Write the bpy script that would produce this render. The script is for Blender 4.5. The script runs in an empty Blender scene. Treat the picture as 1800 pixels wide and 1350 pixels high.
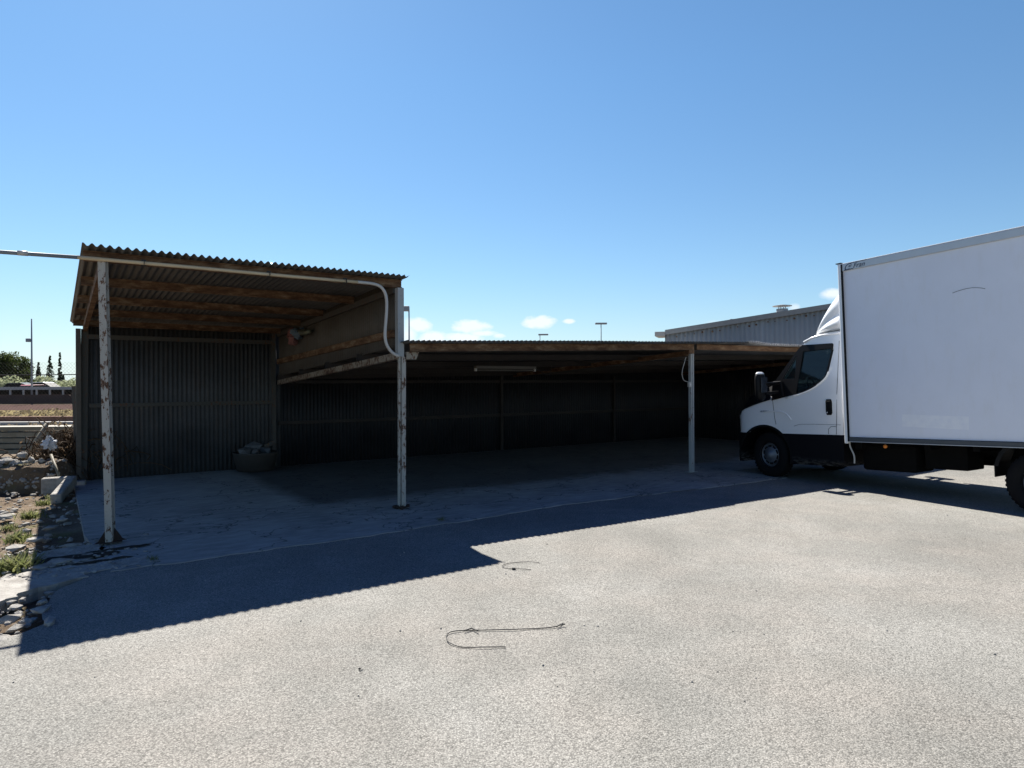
import bpy, bmesh, math, random
from mathutils import Vector, Matrix, noise
random.seed(7)
R = math.radians
scn = bpy.context.scene
# ------------------------------------------------------------------ camera
cd = bpy.data.cameras.new('camera'); cam = bpy.data.objects.new('camera', cd)
scn.collection.objects.link(cam); scn.camera = cam
cd.sensor_fit = 'HORIZONTAL'; cd.sensor_width = 36.0; cd.lens = 36.0*1158.4/1800.0
cd.clip_start = 0.05; cd.clip_end = 3000
cam.matrix_world = Matrix.Translation((0, 0, 1.6)) @ Matrix.Rotation(R(90)+0.0003, 4, 'X') @ Matrix.Rotation(-0.0045, 4, 'Z')
# ------------------------------------------------------------------ sky and sun
SUN = Vector((-1.225, 2.492, 2.99)).normalized()
sun_el = math.asin(SUN.z); sun_az = math.atan2(SUN.x, SUN.y)
w = bpy.data.worlds.new('World'); scn.world = w; w.use_nodes = True
def build_world():
    nt = w.node_tree; N = nt.nodes; L = nt.links; N.clear()
    out = N.new('ShaderNodeOutputWorld'); bg = N.new('ShaderNodeBackground'); L.new(bg.outputs[0], out.inputs[0])
    bg.inputs[1].default_value = SKY_STRENGTH
    sky = N.new('ShaderNodeTexSky'); sky.sky_type = 'NISHITA'; sky.sun_disc = False
    sky.sun_elevation = sun_el; sky.sun_rotation = sun_az
    sky.air_density = 1.0; sky.dust_density = 0.15; sky.ozone_density = 2.2; sky.altitude = 0
    def M(op, a, b=None, c=None, clamp=False):
        n = N.new('ShaderNodeMath'); n.operation = op; n.use_clamp = clamp
        for i, v in enumerate((a, b, c)):
            if v is None: continue
            if isinstance(v, (int, float)): n.inputs[i].default_value = v
            else: L.new(v, n.inputs[i])
        return n.outputs[0]
    tc = N.new('ShaderNodeTexCoord'); sp = N.new('ShaderNodeSeparateXYZ'); L.new(tc.outputs['Generated'], sp.inputs[0])
    az = M('ARCTAN2', sp.outputs[0], sp.outputs[1]); el = sp.outputs[2]
    comb = N.new('ShaderNodeCombineXYZ'); L.new(az, comb.inputs[0]); L.new(M('MULTIPLY', el, 1.7), comb.inputs[1])
    no = N.new('ShaderNodeTexNoise'); no.inputs['Scale'].default_value = 38; no.inputs['Detail'].default_value = 6; no.inputs['Roughness'].default_value = 0.6
    L.new(comb.outputs[0], no.inputs['Vector'])
    nv = M('MULTIPLY', M('SUBTRACT', no.outputs['Fac'], 0.5), 2.6)
    # distant fair-weather clouds low over the horizon: azimuth, elevation, half width, half height, density
    blobs = [(-.140, .088, .020, .011, 1), (-.118, .068, .024, .012, 1), (-.155, .078, .014, .020, .7), (-.062, .087, .030, .010, 1), (-.045, .077, .022, .005, .9),
             (-.075, .070, .034, .008, 1), (.041, .094, .024, .010, 1.1), (.087, .094, .010, .004, .8), (.452, .120, .016, .008, .8),
             (.405, .104, .008, .007, .7), (-.02, .073, .010, .004, .7), (-.30, .05, .10, .010, .4), (.30, .085, .02, .006, .3)]
    mask = None
    for a, e, wa, we, dn in blobs:
        dx = M('DIVIDE', M('SUBTRACT', az, a), wa); dy = M('DIVIDE', M('SUBTRACT', el, e), we)
        d2 = M('ADD', M('MULTIPLY', dx, dx), M('MULTIPLY', dy, dy))
        m = M('MULTIPLY', M('ADD', M('SUBTRACT', 1.25, d2), nv), dn*1.1, clamp=True)
        mask = m if mask is None else M('MAXIMUM', mask, m)
    # hazy whitening right above the horizon
    hz = M('POWER', M('SUBTRACT', 1.0, M('MULTIPLY', M('MAXIMUM', el, 0.0), 1.0), clamp=True), 14.0)
    mx0 = N.new('ShaderNodeMix'); mx0.data_type = 'RGBA'; L.new(M('MULTIPLY', hz, 0.55), mx0.inputs[0]); L.new(sky.outputs[0], mx0.inputs[6])
    mx0.inputs[7].default_value = HAZE_COL
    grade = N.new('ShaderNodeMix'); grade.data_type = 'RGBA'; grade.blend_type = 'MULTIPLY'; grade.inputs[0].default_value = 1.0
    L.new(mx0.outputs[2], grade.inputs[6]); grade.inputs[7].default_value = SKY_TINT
    # paler, less cyan air low over the horizon
    cr = N.new('ShaderNodeValToRGB'); L.new(el, cr.inputs[0]); e = cr.color_ramp.elements; e[0].position = 0.04; e[0].color = (1.02, .88, .84, 1); e[1].position = .42; e[1].color = (.97, 1.04, 1.06, 1)
    e2 = e.new(.16); e2.color = (.98, .95, .95, 1)
    lowm = N.new('ShaderNodeMix'); lowm.data_type = 'RGBA'; lowm.blend_type = 'MULTIPLY'; lowm.inputs[0].default_value = 1.0; L.new(grade.outputs[2], lowm.inputs[6]); L.new(cr.outputs[0], lowm.inputs[7]); grade = lowm
    # sky darkened and blued towards the zenith, put in to deepen the shadows
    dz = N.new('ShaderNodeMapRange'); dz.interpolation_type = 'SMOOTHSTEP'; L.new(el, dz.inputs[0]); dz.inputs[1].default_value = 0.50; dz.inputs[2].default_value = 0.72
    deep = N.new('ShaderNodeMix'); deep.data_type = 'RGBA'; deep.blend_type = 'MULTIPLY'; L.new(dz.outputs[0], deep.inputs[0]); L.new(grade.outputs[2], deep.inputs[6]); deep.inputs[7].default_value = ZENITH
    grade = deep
    mx = N.new('ShaderNodeMix'); mx.data_type = 'RGBA'; L.new(M('MULTIPLY', mask, 0.85), mx.inputs[0]); L.new(grade.outputs[2], mx.inputs[6])
    mx.inputs[7].default_value = CLOUD_COL
    L.new(mx.outputs[2], bg.inputs[0])
SKY_STRENGTH = 0.072
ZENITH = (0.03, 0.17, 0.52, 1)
HAZE_COL = (7.0, 9.0, 11.0, 1)
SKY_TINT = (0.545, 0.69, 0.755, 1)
CLOUD_COL = (5.9, 6.2, 6.5, 1)
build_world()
sl = bpy.data.lights.new('sun', 'SUN'); sl.energy = 5.0; sl.angle = R(0.5); sl.color = (1.0, 0.95, 0.875)
so = bpy.data.objects.new('sun', sl); scn.collection.objects.link(so)
so.rotation_euler = SUN.to_track_quat('Z', 'Y').to_euler(); so.location = (-8, 20, 25)
scn.view_settings.view_transform = 'Standard'; scn.view_settings.look = 'None'
scn.view_settings.exposure = 1.25; scn.view_settings.gamma = 1.0; scn.view_settings.use_curve_mapping = False
scn.render.engine = 'CYCLES'; scn.cycles.max_bounces = 8; scn.cycles.transparent_max_bounces = 12

# ------------------------------------------------------------------ node helpers
class NT:
    def __init__(s, name):
        s.m = bpy.data.materials.new(name); s.m.use_nodes = True
        s.t = s.m.node_tree; s.N = s.t.nodes; s.L = s.t.links
        s.b = s.N['Principled BSDF']; s.tc = s.N.new('ShaderNodeTexCoord')
    def val(s, v, inp):
        if isinstance(v, (int, float)): inp.default_value = v
        elif isinstance(v, (tuple, list)): inp.default_value = (*v, 1) if len(v) == 3 and inp.type == 'RGBA' else v
        else: s.L.new(v, inp)
    def math(s, op, a, b=None, c=None, clamp=False):
        n = s.N.new('ShaderNodeMath'); n.operation = op; n.use_clamp = clamp
        for i, v in enumerate((a, b, c)):
            if v is not None: s.val(v, n.inputs[i])
        return n.outputs[0]
    def noise(s, scale, detail=4, rough=.55, vec=None, stretch=None, dist=0):
        n = s.N.new('ShaderNodeTexNoise'); n.inputs['Scale'].default_value = scale; n.inputs['Detail'].default_value = detail
        n.inputs['Roughness'].default_value = rough; n.inputs['Distortion'].default_value = dist
        v = vec or s.tc.outputs['Object']
        if stretch:
            mp = s.N.new('ShaderNodeMapping'); mp.inputs['Scale'].default_value = stretch; s.L.new(v, mp.inputs[0]); v = mp.outputs[0]
        s.L.new(v, n.inputs['Vector']); return n.outputs['Fac']
    def voro(s, scale, feature='F1', vec=None, out='Distance', rand=1.0):
        n = s.N.new('ShaderNodeTexVoronoi'); n.feature = feature; n.inputs['Scale'].default_value = scale; n.inputs['Randomness'].default_value = rand
        s.L.new(vec or s.tc.outputs['Object'], n.inputs['Vector']); return n.outputs[out]
    def ramp(s, fac, stops, interp='LINEAR'):
        n = s.N.new('ShaderNodeValToRGB'); n.color_ramp.interpolation = interp; e = n.color_ramp.elements
        while len(e) < len(stops): e.new(0.5)
        for i, (p, c) in enumerate(stops):
            e[i].position = p; e[i].color = (c, c, c, 1) if isinstance(c, (int, float)) else (*c, 1)
        s.val(fac, n.inputs[0]); return n.outputs[0]
    def mix(s, fac, a, b, mode='MIX'):
        n = s.N.new('ShaderNodeMix'); n.data_type = 'RGBA'; n.blend_type = mode
        s.val(fac, n.inputs[0]); s.val(a, n.inputs[6]); s.val(b, n.inputs[7]); return n.outputs[2]
    def bump(s, h, strength=.3, dist=.01):
        n = s.N.new('ShaderNodeBump'); n.inputs['Strength'].default_value = strength; n.inputs['Distance'].default_value = dist
        s.L.new(h, n.inputs['Height']); s.L.new(n.outputs[0], s.b.inputs['Normal'])
    def xyz(s):
        n = s.N.new('ShaderNodeSeparateXYZ'); s.L.new(s.tc.outputs['Object'], n.inputs[0]); return n.outputs
    def done(s, col, rough=.8, metal=0, spec=None):
        s.val(col, s.b.inputs['Base Color']); s.val(rough, s.b.inputs['Roughness']); s.val(metal, s.b.inputs['Metallic'])
        if spec is not None: s.b.inputs['Specular IOR Level'].default_value = spec
        return s.m

def simple(name, col, rough=.6, metal=0, var=.15, scale=9, spec=None, coat=0):
    n = NT(name); f = n.noise(scale, 5)
    c = n.mix(f, tuple(x*(1-var) for x in col), tuple(min(1, x*(1+var)) for x in col))
    m = n.done(c, rough, metal, spec)
    if coat: n.b.inputs['Coat Weight'].default_value = coat; n.b.inputs['Coat Roughness'].default_value = .08
    return m

def m_asphalt():
    n = NT('asphalt'); ob = n.tc.outputs['Object']
    big = n.noise(0.55, 4, .6); mid = n.noise(2.3, 4, .6); hue = n.noise(0.9, 3)
    base = n.ramp(big, [(.28, (.205, .201, .184)), (.5, (.272, .267, .245)), (.72, (.335, .331, .308))])
    base = n.mix(n.ramp(hue, [(.42, 0.), (.62, .35)]), base, (.32, .29, .255))
    base = n.mix(n.ramp(mid, [(.40, .30), (.6, 0.)]), base, (.185, .185, .168))
    v = n.voro(135, out='Color'); sep = n.N.new('ShaderNodeSeparateColor'); n.L.new(v, sep.inputs[0])
    st = n.ramp(sep.outputs[0], [(0, .55), (.35, .88), (.8, 1.08), (1, 1.3)])
    vd = n.voro(135); gap = n.ramp(vd, [(.35, 1.), (.75, .5)])
    fine = n.ramp(n.noise(60, 4, .7), [(.3, .80), (.7, 1.2)])
    c = n.mix(1, base, st, 'MULTIPLY'); c = n.mix(.8, c, gap, 'MULTIPLY'); c = n.mix(1, c, fine, 'MULTIPLY')
    c = n.mix(n.ramp(n.voro(17, out='Distance'), [(.03, .8), (.05, 0.)]), c, (.03, .03, .03))
    h = n.math('ADD', n.math('MULTIPLY', vd, -1.), n.math('MULTIPLY', n.noise(30, 3), .8))
    n.bump(h, .5, .005)
    return n.done(c, .9, spec=.25)
def m_concrete_slab():
    n = NT('old_concrete'); X, Y, Z = n.xyz()
    c = n.ramp(n.noise(1.1, 6, .62), [(.3, (.20, .20, .19)), (.7, (.33, .325, .31))])
    c = n.mix(n.ramp(n.noise(7, 6, .7, stretch=(.5, 1.6, 1)), [(.45, 0.), (.7, .6)]), c, (.46, .45, .43))
    # darker part of the floor beyond the first bay, ragged outline
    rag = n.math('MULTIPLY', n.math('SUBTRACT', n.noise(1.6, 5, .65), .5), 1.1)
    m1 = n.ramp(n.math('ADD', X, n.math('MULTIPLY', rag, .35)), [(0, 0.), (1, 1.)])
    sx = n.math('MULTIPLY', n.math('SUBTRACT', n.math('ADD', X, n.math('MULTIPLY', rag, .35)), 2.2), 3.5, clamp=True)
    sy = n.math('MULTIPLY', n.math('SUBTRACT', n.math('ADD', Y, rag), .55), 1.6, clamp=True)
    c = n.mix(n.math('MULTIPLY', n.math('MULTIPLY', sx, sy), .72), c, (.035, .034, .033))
    cr = n.voro(1.3, 'DISTANCE_TO_EDGE', vec=None); 
    warp = n.N.new('ShaderNodeVectorMath'); warp.operation = 'ADD'
    nn = n.N.new('ShaderNodeTexNoise'); nn.inputs['Scale'].default_value = 3; nn.inputs['Detail'].default_value = 5; n.L.new(n.tc.outputs['Object'], nn.inputs['Vector'])
    n.L.new(n.tc.outputs['Object'], warp.inputs[0]); n.L.new(nn.outputs['Color'], warp.inputs[1])
    cr = n.voro(.9, 'DISTANCE_TO_EDGE', vec=warp.outputs[0])
    crack = n.ramp(cr, [(.004, 1.), (.014, 0.)])
    c = n.mix(n.math('MULTIPLY', crack, .7), c, (.03, .03, .03))
    h = n.math('SUBTRACT', n.noise(20, 6, .7), n.math('MULTIPLY', crack, 1.5)); n.bump(h, .45, .012)
    return n.done(c, .88, spec=.25)
def m_kerb():
    n = NT('crumbled_concrete'); c = n.ramp(n.noise(6, 7, .7), [(.3, (.20, .185, .165)), (.6, (.38, .365, .335))]); n.bump(n.noise(22, 6, .75), .8, .02); return n.done(c, .92, spec=.2)
def m_dirt():
    n = NT('stony_dirt')
    c = n.ramp(n.noise(1.2, 7, .65), [(.3, (.10, .07, .045)), (.5, (.17, .125, .085)), (.7, (.26, .21, .155))])
    st = n.ramp(n.voro(11, out='Distance'), [(.12, 1.), (.3, 0.)])
    c = n.mix(n.math('MULTIPLY', st, n.ramp(n.noise(3, 3), [(.45, 0.), (.6, .9)])), c, (.38, .35, .31))
    c = n.mix(n.ramp(n.noise(2.1, 6, .7), [(.54, 0.), (.68, .6)]), c, (.14, .17, .05))
    n.bump(n.noise(14, 8, .75), 1.0, .05); return n.done(c, .95, spec=.15)
def m_metal(name, cols, rust=.25, streak=True, rcol=(.16, .075, .035)):
    n = NT(name)
    c = n.ramp(n.noise(1.5, 5, .6), [(.3, cols[0]), (.7, cols[1])])
    sv = n.noise(4, 6, .7, stretch=(3, 3, .35) if streak else (1, 1, 1))
    c = n.mix(n.ramp(sv, [(.5, 0.), (.72, rust)]), c, rcol)
    c = n.mix(n.ramp(n.noise(30, 4, .7), [(.4, .25), (.6, 0.)]), c, tuple(x*.6 for x in cols[0]))
    n.bump(n.noise(24, 4), .12, .004); return n.done(c, .62, .0, .3)
def m_rust():
    n = NT('rusty_steel')
    c = n.ramp(n.noise(5, 8, .72, stretch=(1, 1, 3)), [(.3, (.045, .026, .016)), (.46, (.115, .062, .034)), (.58, (.20, .125, .072)), (.72, (.28, .235, .17))])
    c = n.mix(n.ramp(n.noise(2, 5), [(.5, 0.), (.7, .6)]), c, (.10, .055, .03))
    n.bump(n.noise(60, 5, .7), .5, .004); return n.done(c, .85, spec=.2)
def m_peel(name, col=(.55, .53, .49), chips=.57):
    n = NT(name)
    f = n.noise(24, 8, .75, stretch=(1, 1, .5)); g = n.noise(2.2, 4)
    k = n.math('ADD', f, n.math('MULTIPLY', n.math('SUBTRACT', g, .5), .35))
    c = n.mix(n.noise(6, 5), tuple(x*.82 for x in col), col)
    c = n.mix(n.ramp(k, [(chips-.02, 0.), (chips, 1.)]), c, (.11, .05, .025))
    c = n.mix(n.ramp(k, [(chips+.05, 0.), (chips+.07, 1.)]), c, (.05, .03, .02))
    n.bump(k, .3, .003); return n.done(c, .7, spec=.3)
MAT = {}
MAT['asphalt'] = m_asphalt(); MAT['slab'] = m_concrete_slab(); MAT['kerb'] = m_kerb(); MAT['dirt'] = m_dirt()
MAT['wall'] = m_metal('weathered_shade_sheet', ((.012, .014, .017), (.025, .027, .030)), .35, rcol=(.05, .028, .018))  # darker copy of the sheet, low bay's shade put into its colour
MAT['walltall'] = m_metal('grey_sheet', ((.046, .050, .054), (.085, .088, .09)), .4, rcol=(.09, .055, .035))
MAT['wallside'] = m_metal('brown_grey_sheet', ((.07, .062, .052), (.12, .108, .09)), .4, rcol=(.10, .06, .035))
MAT['roof'] = m_metal('roof_sheet', ((.065, .066, .062), (.125, .12, .11)), .5, rcol=(.09, .058, .038))
MAT['roofgal'] = m_metal('galvanised_sheet', ((.30, .30, .30), (.45, .45, .45)), .2)
MAT['rust'] = m_rust(); MAT['post'] = m_peel('peeling_white_paint', (.43, .41, .365), .565); MAT['beamw'] = m_peel('worn_cream_paint', (.30, .265, .21), .52)
MAT['postg'] = m_peel('grey_blue_paint', (.36, .385, .39), .63); MAT['rail'] = m_peel('worn_grey_rail', (.075, .073, .065), .60)
MAT['vtrim'] = simple('grey_trim', (.20, .215, .225), .6)
MAT['pvc'] = simple('grey_plastic_pipe', (.46, .45, .42), .45, var=.12, scale=3)
MAT['cream'] = simple('yellowed_pipe', (.52, .42, .27), .5, var=.2, scale=6)
MAT['dimlamp'] = simple('dark_enamel', (.11, .10, .085), .7)  # even dark tone on the lamp housing and tube
MAT['shadesteel'] = m_metal('shade_dark_steel', ((.022, .019, .018), (.042, .035, .03)), .4, rcol=(.06, .034, .02))  # low bay's inner steel, coloured dark for the shade under the roof
MAT['darkrust'] = simple('dark_rust', (.035, .02, .014), .9, var=.5)
MAT['black'] = simple('black_plastic', (.005, .005, .006), .5, spec=.18, var=.3)
MAT['rubber'] = simple('tyre_rubber', (.010, .010, .011), .85, spec=.1, var=.3)
MAT['chassis'] = simple('chassis_black', (.005, .005, .005), .85, var=.4, spec=.08)
MAT['white'] = simple('white_paint', (.80, .81, .82), .28, coat=.5, var=.02, scale=2)
MAT['alu'] = simple('aluminium_trim', (.52, .55, .58), .42, metal=.35, var=.06)
MAT['darkalu'] = simple('dull_dark_rail', (.07, .08, .09), .5, metal=.3)
MAT['rim'] = simple('steel_rim', (.15, .165, .19), .45, metal=.5, var=.15)
MAT['orange'] = simple('amber_lens', (.7, .22, .03), .3, var=.05)
MAT['cable'] = simple('black_wire', (.02, .02, .02), .6)
MAT['stone'] = m_kerb(); MAT['seat'] = simple('seat_fabric', (.05, .055, .065), .9)
MAT['mirrorg'] = simple('dark_mirror_glass', (.03, .035, .045), .05, spec=.8)
MAT['silver'] = simple('silver_plastic', (.6, .62, .65), .3, metal=.4)
def m_boxpanel():
    n = NT('box_panel'); X, Y, Z = n.xyz()
    c = n.ramp(n.noise(.9, 5, .6), [(.3, (.74, .765, .84)), (.7, (.80, .825, .90))])
    c = n.mix(n.ramp(n.noise(9, 6, .7, stretch=(1, 1, .3)), [(.5, 0.), (.75, .22)]), c, (.66, .65, .62))
    # ghost of a removed sticker low on the panel
    gx = n.math('LESS_THAN', n.math('ABSOLUTE', n.math('ADD', X, 2.70)), .42); gz = n.math('LESS_THAN', n.math('ABSOLUTE', n.math('SUBTRACT', Z, 1.07)), .085)
    g = n.math('MULTIPLY', n.math('MULTIPLY', gx, gz), n.ramp(n.noise(11, 5, .6), [(.3, .1), (.6, .55)]))
    c = n.mix(g, c, (.93, .94, .95)); n.bump(n.noise(3, 4), .08, .01)
    return n.done(c, .42, spec=.45)
MAT['box'] = m_boxpanel()
def m_skirt():
    n = NT('scuffed_black_plastic'); X, Y, Z = n.xyz()
    k = n.noise(9, 8, .75, stretch=(1, 1, 3.5)); zz = n.ramp(Z, [(.25, 1.), (.42, 0.)])
    f = n.math('MULTIPLY', n.ramp(k, [(.46, 0.), (.56, 1.)]), zz)
    c = n.mix(f, (.004, .004, .006), (.12, .115, .105)); return n.done(c, .6, spec=.15)
MAT['skirt'] = m_skirt()
def m_glass():
    n = NT('window_glass'); n.b.inputs['Base Color'].default_value = (.02, .03, .035, 1); n.b.inputs['Roughness'].default_value = .02
    n.b.inputs['Specular IOR Level'].default_value = .9
    tr = n.N.new('ShaderNodeBsdfTransparent'); tr.inputs[0].default_value = (.62, .74, .76, 1)
    mx = n.N.new('ShaderNodeMixShader'); mx.inputs[0].default_value = .38
    n.L.new(tr.outputs[0], mx.inputs[1]); n.L.new(n.b.outputs[0], mx.inputs[2]); n.L.new(mx.outputs[0], n.N['Material Output'].inputs[0]); return n.m
MAT['glass'] = m_glass()
def m_leaf(name, a, b):
    n = NT(name); gi = n.N.new('ShaderNodeNewGeometry'); c = n.mix(gi.outputs['Random Per Island'], a, b)
    n.done(c, .75, spec=.2); tl = n.N.new('ShaderNodeBsdfTranslucent'); n.L.new(c, tl.inputs[0]); mx = n.N.new('ShaderNodeMixShader'); mx.inputs[0].default_value = .45
    n.L.new(n.b.outputs[0], mx.inputs[1]); n.L.new(tl.outputs[0], mx.inputs[2]); n.L.new(mx.outputs[0], n.N['Material Output'].inputs[0]); return n.m
MAT['pine'] = m_leaf('pine_leaves', (.020, .035, .012), (.085, .11, .028)); MAT['olive'] = m_leaf('olive_leaves', (.26, .29, .17), (.44, .47, .30))
MAT['cypress'] = m_leaf('cypress_leaves', (.018, .032, .020), (.05, .075, .04)); MAT['weed'] = m_leaf('weed_leaves', (.10, .12, .045), (.24, .25, .10))
MAT['twig'] = m_leaf('dry_twigs', (.035, .022, .014), (.17, .115, .07)); MAT['bark'] = simple('bark', (.10, .07, .05), .9, var=.4)
MAT['tuft'] = m_leaf('dry_tuft', (.13, .10, .06), (.24, .20, .12)); MAT['soil'] = simple('dark_soil', (.06, .052, .042), 1.0, spec=0, var=.6, scale=20)
MAT['plank'] = m_metal('weathered_timber', ((.16, .14, .10), (.27, .25, .19)), .35, rcol=(.10, .10, .05))

# ------------------------------------------------------------------ mesh builder
class MB:
    def __init__(s): s.v = []; s.f = []; s.smooth = []
    def add(s, vs, fs, sm=False):
        o = len(s.v); s.v += [tuple(v) for v in vs]; s.f += [tuple(i+o for i in f) for f in fs]; s.smooth += [sm]*len(fs); return s
    def box(s, c, size, rot=None):
        h = [x/2 for x in size]; vs = []
        for sx in (-1, 1):
            for sy in (-1, 1):
                for sz in (-1, 1):
                    p = Vector((sx*h[0], sy*h[1], sz*h[2]))
                    if rot is not None: p = rot @ p
                    vs.append(p+Vector(c))
        return s.add(vs, [(0, 1, 3, 2), (4, 6, 7, 5), (0, 4, 5, 1), (2, 3, 7, 6), (0, 2, 6, 4), (1, 5, 7, 3)])
    def bar(s, a, b, w, h, up=(0, 0, 1)):
        a = Vector(a); b = Vector(b); d = (b-a); l = d.length; d.normalize(); u = Vector(up)
        if abs(d.dot(u)) > .98: u = Vector((0, 1, 0))
        r = d.cross(u).normalized(); u2 = r.cross(d); m = Matrix((d, r, u2)).transposed()
        return s.box((a+b)/2, (l, w, h), m)
    def ibeam(s, a, b, w, h, t=.008, up=(0, 0, 1)):
        a = Vector(a); b = Vector(b); d = (b-a).normalized(); u = Vector(up)
        if abs(d.dot(u)) > .98: u = Vector((0, 1, 0))
        r = d.cross(u).normalized(); u2 = r.cross(d)
        s.bar(a+u2*(h/2-t/2), b+u2*(h/2-t/2), w, t, u2); s.bar(a-u2*(h/2-t/2), b-u2*(h/2-t/2), w, t, u2); s.bar(a, b, t, h-2*t-.001, u2); return s
    def tube(s, pts, r, n=8, cap=True, r2=None):
        pts = [Vector(p) for p in pts]; rings = []; prev = None
        for i, p in enumerate(pts):
            d = (pts[min(i+1, len(pts)-1)]-pts[max(i-1, 0)]).normalized()
            if prev is None:
                u = Vector((0, 0, 1)) if abs(d.z) < .95 else Vector((1, 0, 0)); x = d.cross(u).normalized()
            else: x = (prev-d*prev.dot(d)).normalized()
            prev = x; y = d.cross(x); rr = r if r2 is None else r+(r2-r)*i/(len(pts)-1)
            rings.append([p+(x*math.cos(2*math.pi*k/n)+y*math.sin(2*math.pi*k/n))*rr for k in range(n)])
        vs = [v for ri in rings for v in ri]; fs = []
        for i in range(len(rings)-1):
            for k in range(n): fs.append((i*n+k, i*n+(k+1) % n, (i+1)*n+(k+1) % n, (i+1)*n+k))
        if cap: fs.append(tuple(range(n-1, -1, -1))); fs.append(tuple((len(rings)-1)*n+k for k in range(n)))
        return s.add(vs, fs, True)
    def lathe(s, prof, c, axis='y', n=28, sm=True):   # prof: (r, h)
        vs = []; fs = []
        for r, h in prof:
            for k in range(n):
                a = 2*math.pi*k/n
                if axis == 'y': vs.append((c[0]+r*math.cos(a), c[1]+h, c[2]+r*math.sin(a)))
                else: vs.append((c[0]+r*math.cos(a), c[1]+r*math.sin(a), c[2]+h))
        for i in range(len(prof)-1):
            for k in range(n): fs.append((i*n+k, i*n+(k+1) % n, (i+1)*n+(k+1) % n, (i+1)*n+k))
        return s.add(vs, fs, sm)
    def prism(s, poly, y0, y1, shear=None):    # polygon in (x,z) extruded along y
        n = len(poly); f = shear or (lambda x, z: 0)
        vs = [(x, y0+f(x, z), z) for x, z in poly]+[(x, y1+f(x, z), z) for x, z in poly]
        return s.add(vs, [tuple(range(n)), tuple(range(2*n-1, n-1, -1))]+[(i, i+n, (i+1) % n+n, (i+1) % n) for i in range(n)])
    def sheet(s, x0, x1, y0, y1, zf, pitch=.076, amp=.009, thick=.003, seg=6, ny=2, edge=0):
        """corrugated sheet in plan (x along the waves); zf(x,y) base height"""
        nx = int((x1-x0)/pitch*seg); vs = []; fs = []
        for lay in (0, 1):
            for j in range(ny+1):
                for i in range(nx+1):
                    x = x0+(x1-x0)*i/nx; e = edge*noise.noise((math.floor(x/.8)*3.1, y0, 1)) if j == 0 else 0
                    y = y0+(y1-y0)*j/ny+e
                    vs.append((x, y, zf(x, y)+amp*math.cos(2*math.pi*x/pitch)-lay*thick))
        W = nx+1; K = W*(ny+1)
        for j in range(ny):
            for i in range(nx):
                a = j*W+i; fs.append((a, a+1, a+W+1, a+W)); fs.append((a+K, a+W+K, a+W+1+K, a+1+K))
        for i in range(nx):
            fs.append((i, i+K, i+1+K, i+1)); a = ny*W+i; fs.append((a, a+1, a+1+K, a+K))
        for j in range(ny):
            a = j*W; fs.append((a, a+W, a+W+K, a+K)); a = j*W+nx; fs.append((a, a+K, a+W+K, a+W))
        return s.add(vs, fs, True)
    def vsheet(s, a, b, z0f, z1f, pitch=.076, amp=.014, thick=.003, seg=6):
        """upright corrugated sheet from a to b (xy)"""
        a = Vector((a[0], a[1], 0)); b = Vector((b[0], b[1], 0)); L = (b-a).length; d = (b-a)/L; nn = Vector((-d.y, d.x, 0)); nx = max(4, int(L/pitch*seg)); vs = []; fs = []
        for lay in (0, 1):
            for j in (0, 1):
                for i in range(nx+1):
                    t = L*i/nx; p = a+d*t+nn*(amp*math.cos(2*math.pi*t/pitch)+lay*thick); vs.append((p.x, p.y, (z0f, z1f)[j](t)))
        W = nx+1; K = 2*W
        for i in range(nx):
            fs.append((i, i+1, i+W+1, i+W)); fs.append((i+K, i+W+K, i+W+1+K, i+1+K)); fs.append((i, i+K, i+1+K, i+1)); fs.append((i+W, i+W+1, i+W+1+K, i+W+K))
        return s.add(vs, fs, True)
    def rock(s, c, r, seed=0, flat=.6, sub=1):
        bm = bmesh.new(); bmesh.ops.create_icosphere(bm, subdivisions=sub, radius=1)
        for v in bm.verts:
            q = v.co*(1+.6*noise.noise(v.co*1.1+Vector((seed, seed*1.7, 0)))+.35*noise.noise(v.co*2.7+Vector((seed*3, seed, 2))))
            v.co = Vector((q.x*r, q.y*r*(.7+.3*math.sin(seed)), q.z*r*flat))
        a = seed*2.3; rot = Matrix.Rotation(a, 3, 'Z'); vs = [rot @ v.co+Vector(c) for v in bm.verts]; fs = [[v.index for v in f.verts] for f in bm.faces]; bm.free()
        return s.add(vs, fs)
    def leaves(s, pts, size, rnd=random, asp=.5):
        for p in pts:
            q = Vector((rnd.gauss(0, 1), rnd.gauss(0, 1), rnd.gauss(0, 1))).normalized(); a = q.orthogonal().normalized(); b = q.cross(a); z = size*rnd.uniform(.6, 1.4); p = Vector(p)
            s.add([p-a*z, p+b*z*asp, p+a*z, p-b*z*asp], [(0, 1, 2, 3)])
        return s
    def build(s, name, mat, parent=None, loc=None, rz=0, bevel=0, tf=None):
        me = bpy.data.meshes.new(name); vs = [tf(v) for v in s.v] if tf else s.v
        me.from_pydata(vs, [], s.f); me.materials.append(MAT[mat] if isinstance(mat, str) else mat)
        me.polygons.foreach_set('use_smooth', s.smooth); me.validate(); me.update()
        o = bpy.data.objects.new(name, me); scn.collection.objects.link(o)
        bm = bmesh.new(); bm.from_mesh(me); bmesh.ops.recalc_face_normals(bm, faces=bm.faces); bm.to_mesh(me); bm.free()
        if parent: o.parent = parent
        if loc is not None: o.location = loc; o.rotation_euler = (0, 0, rz)
        if bevel:
            b = o.modifiers.new('bevel', 'BEVEL'); b.width = bevel; b.segments = 2; b.limit_method = 'ANGLE'; b.angle_limit = R(35)
        return o
def tag(o, label=None, cat=None, group=None, kind=None):
    for k, v in (('label', label), ('category', cat), ('group', group), ('kind', kind)):
        if v: o[k] = v
    return o
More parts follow.
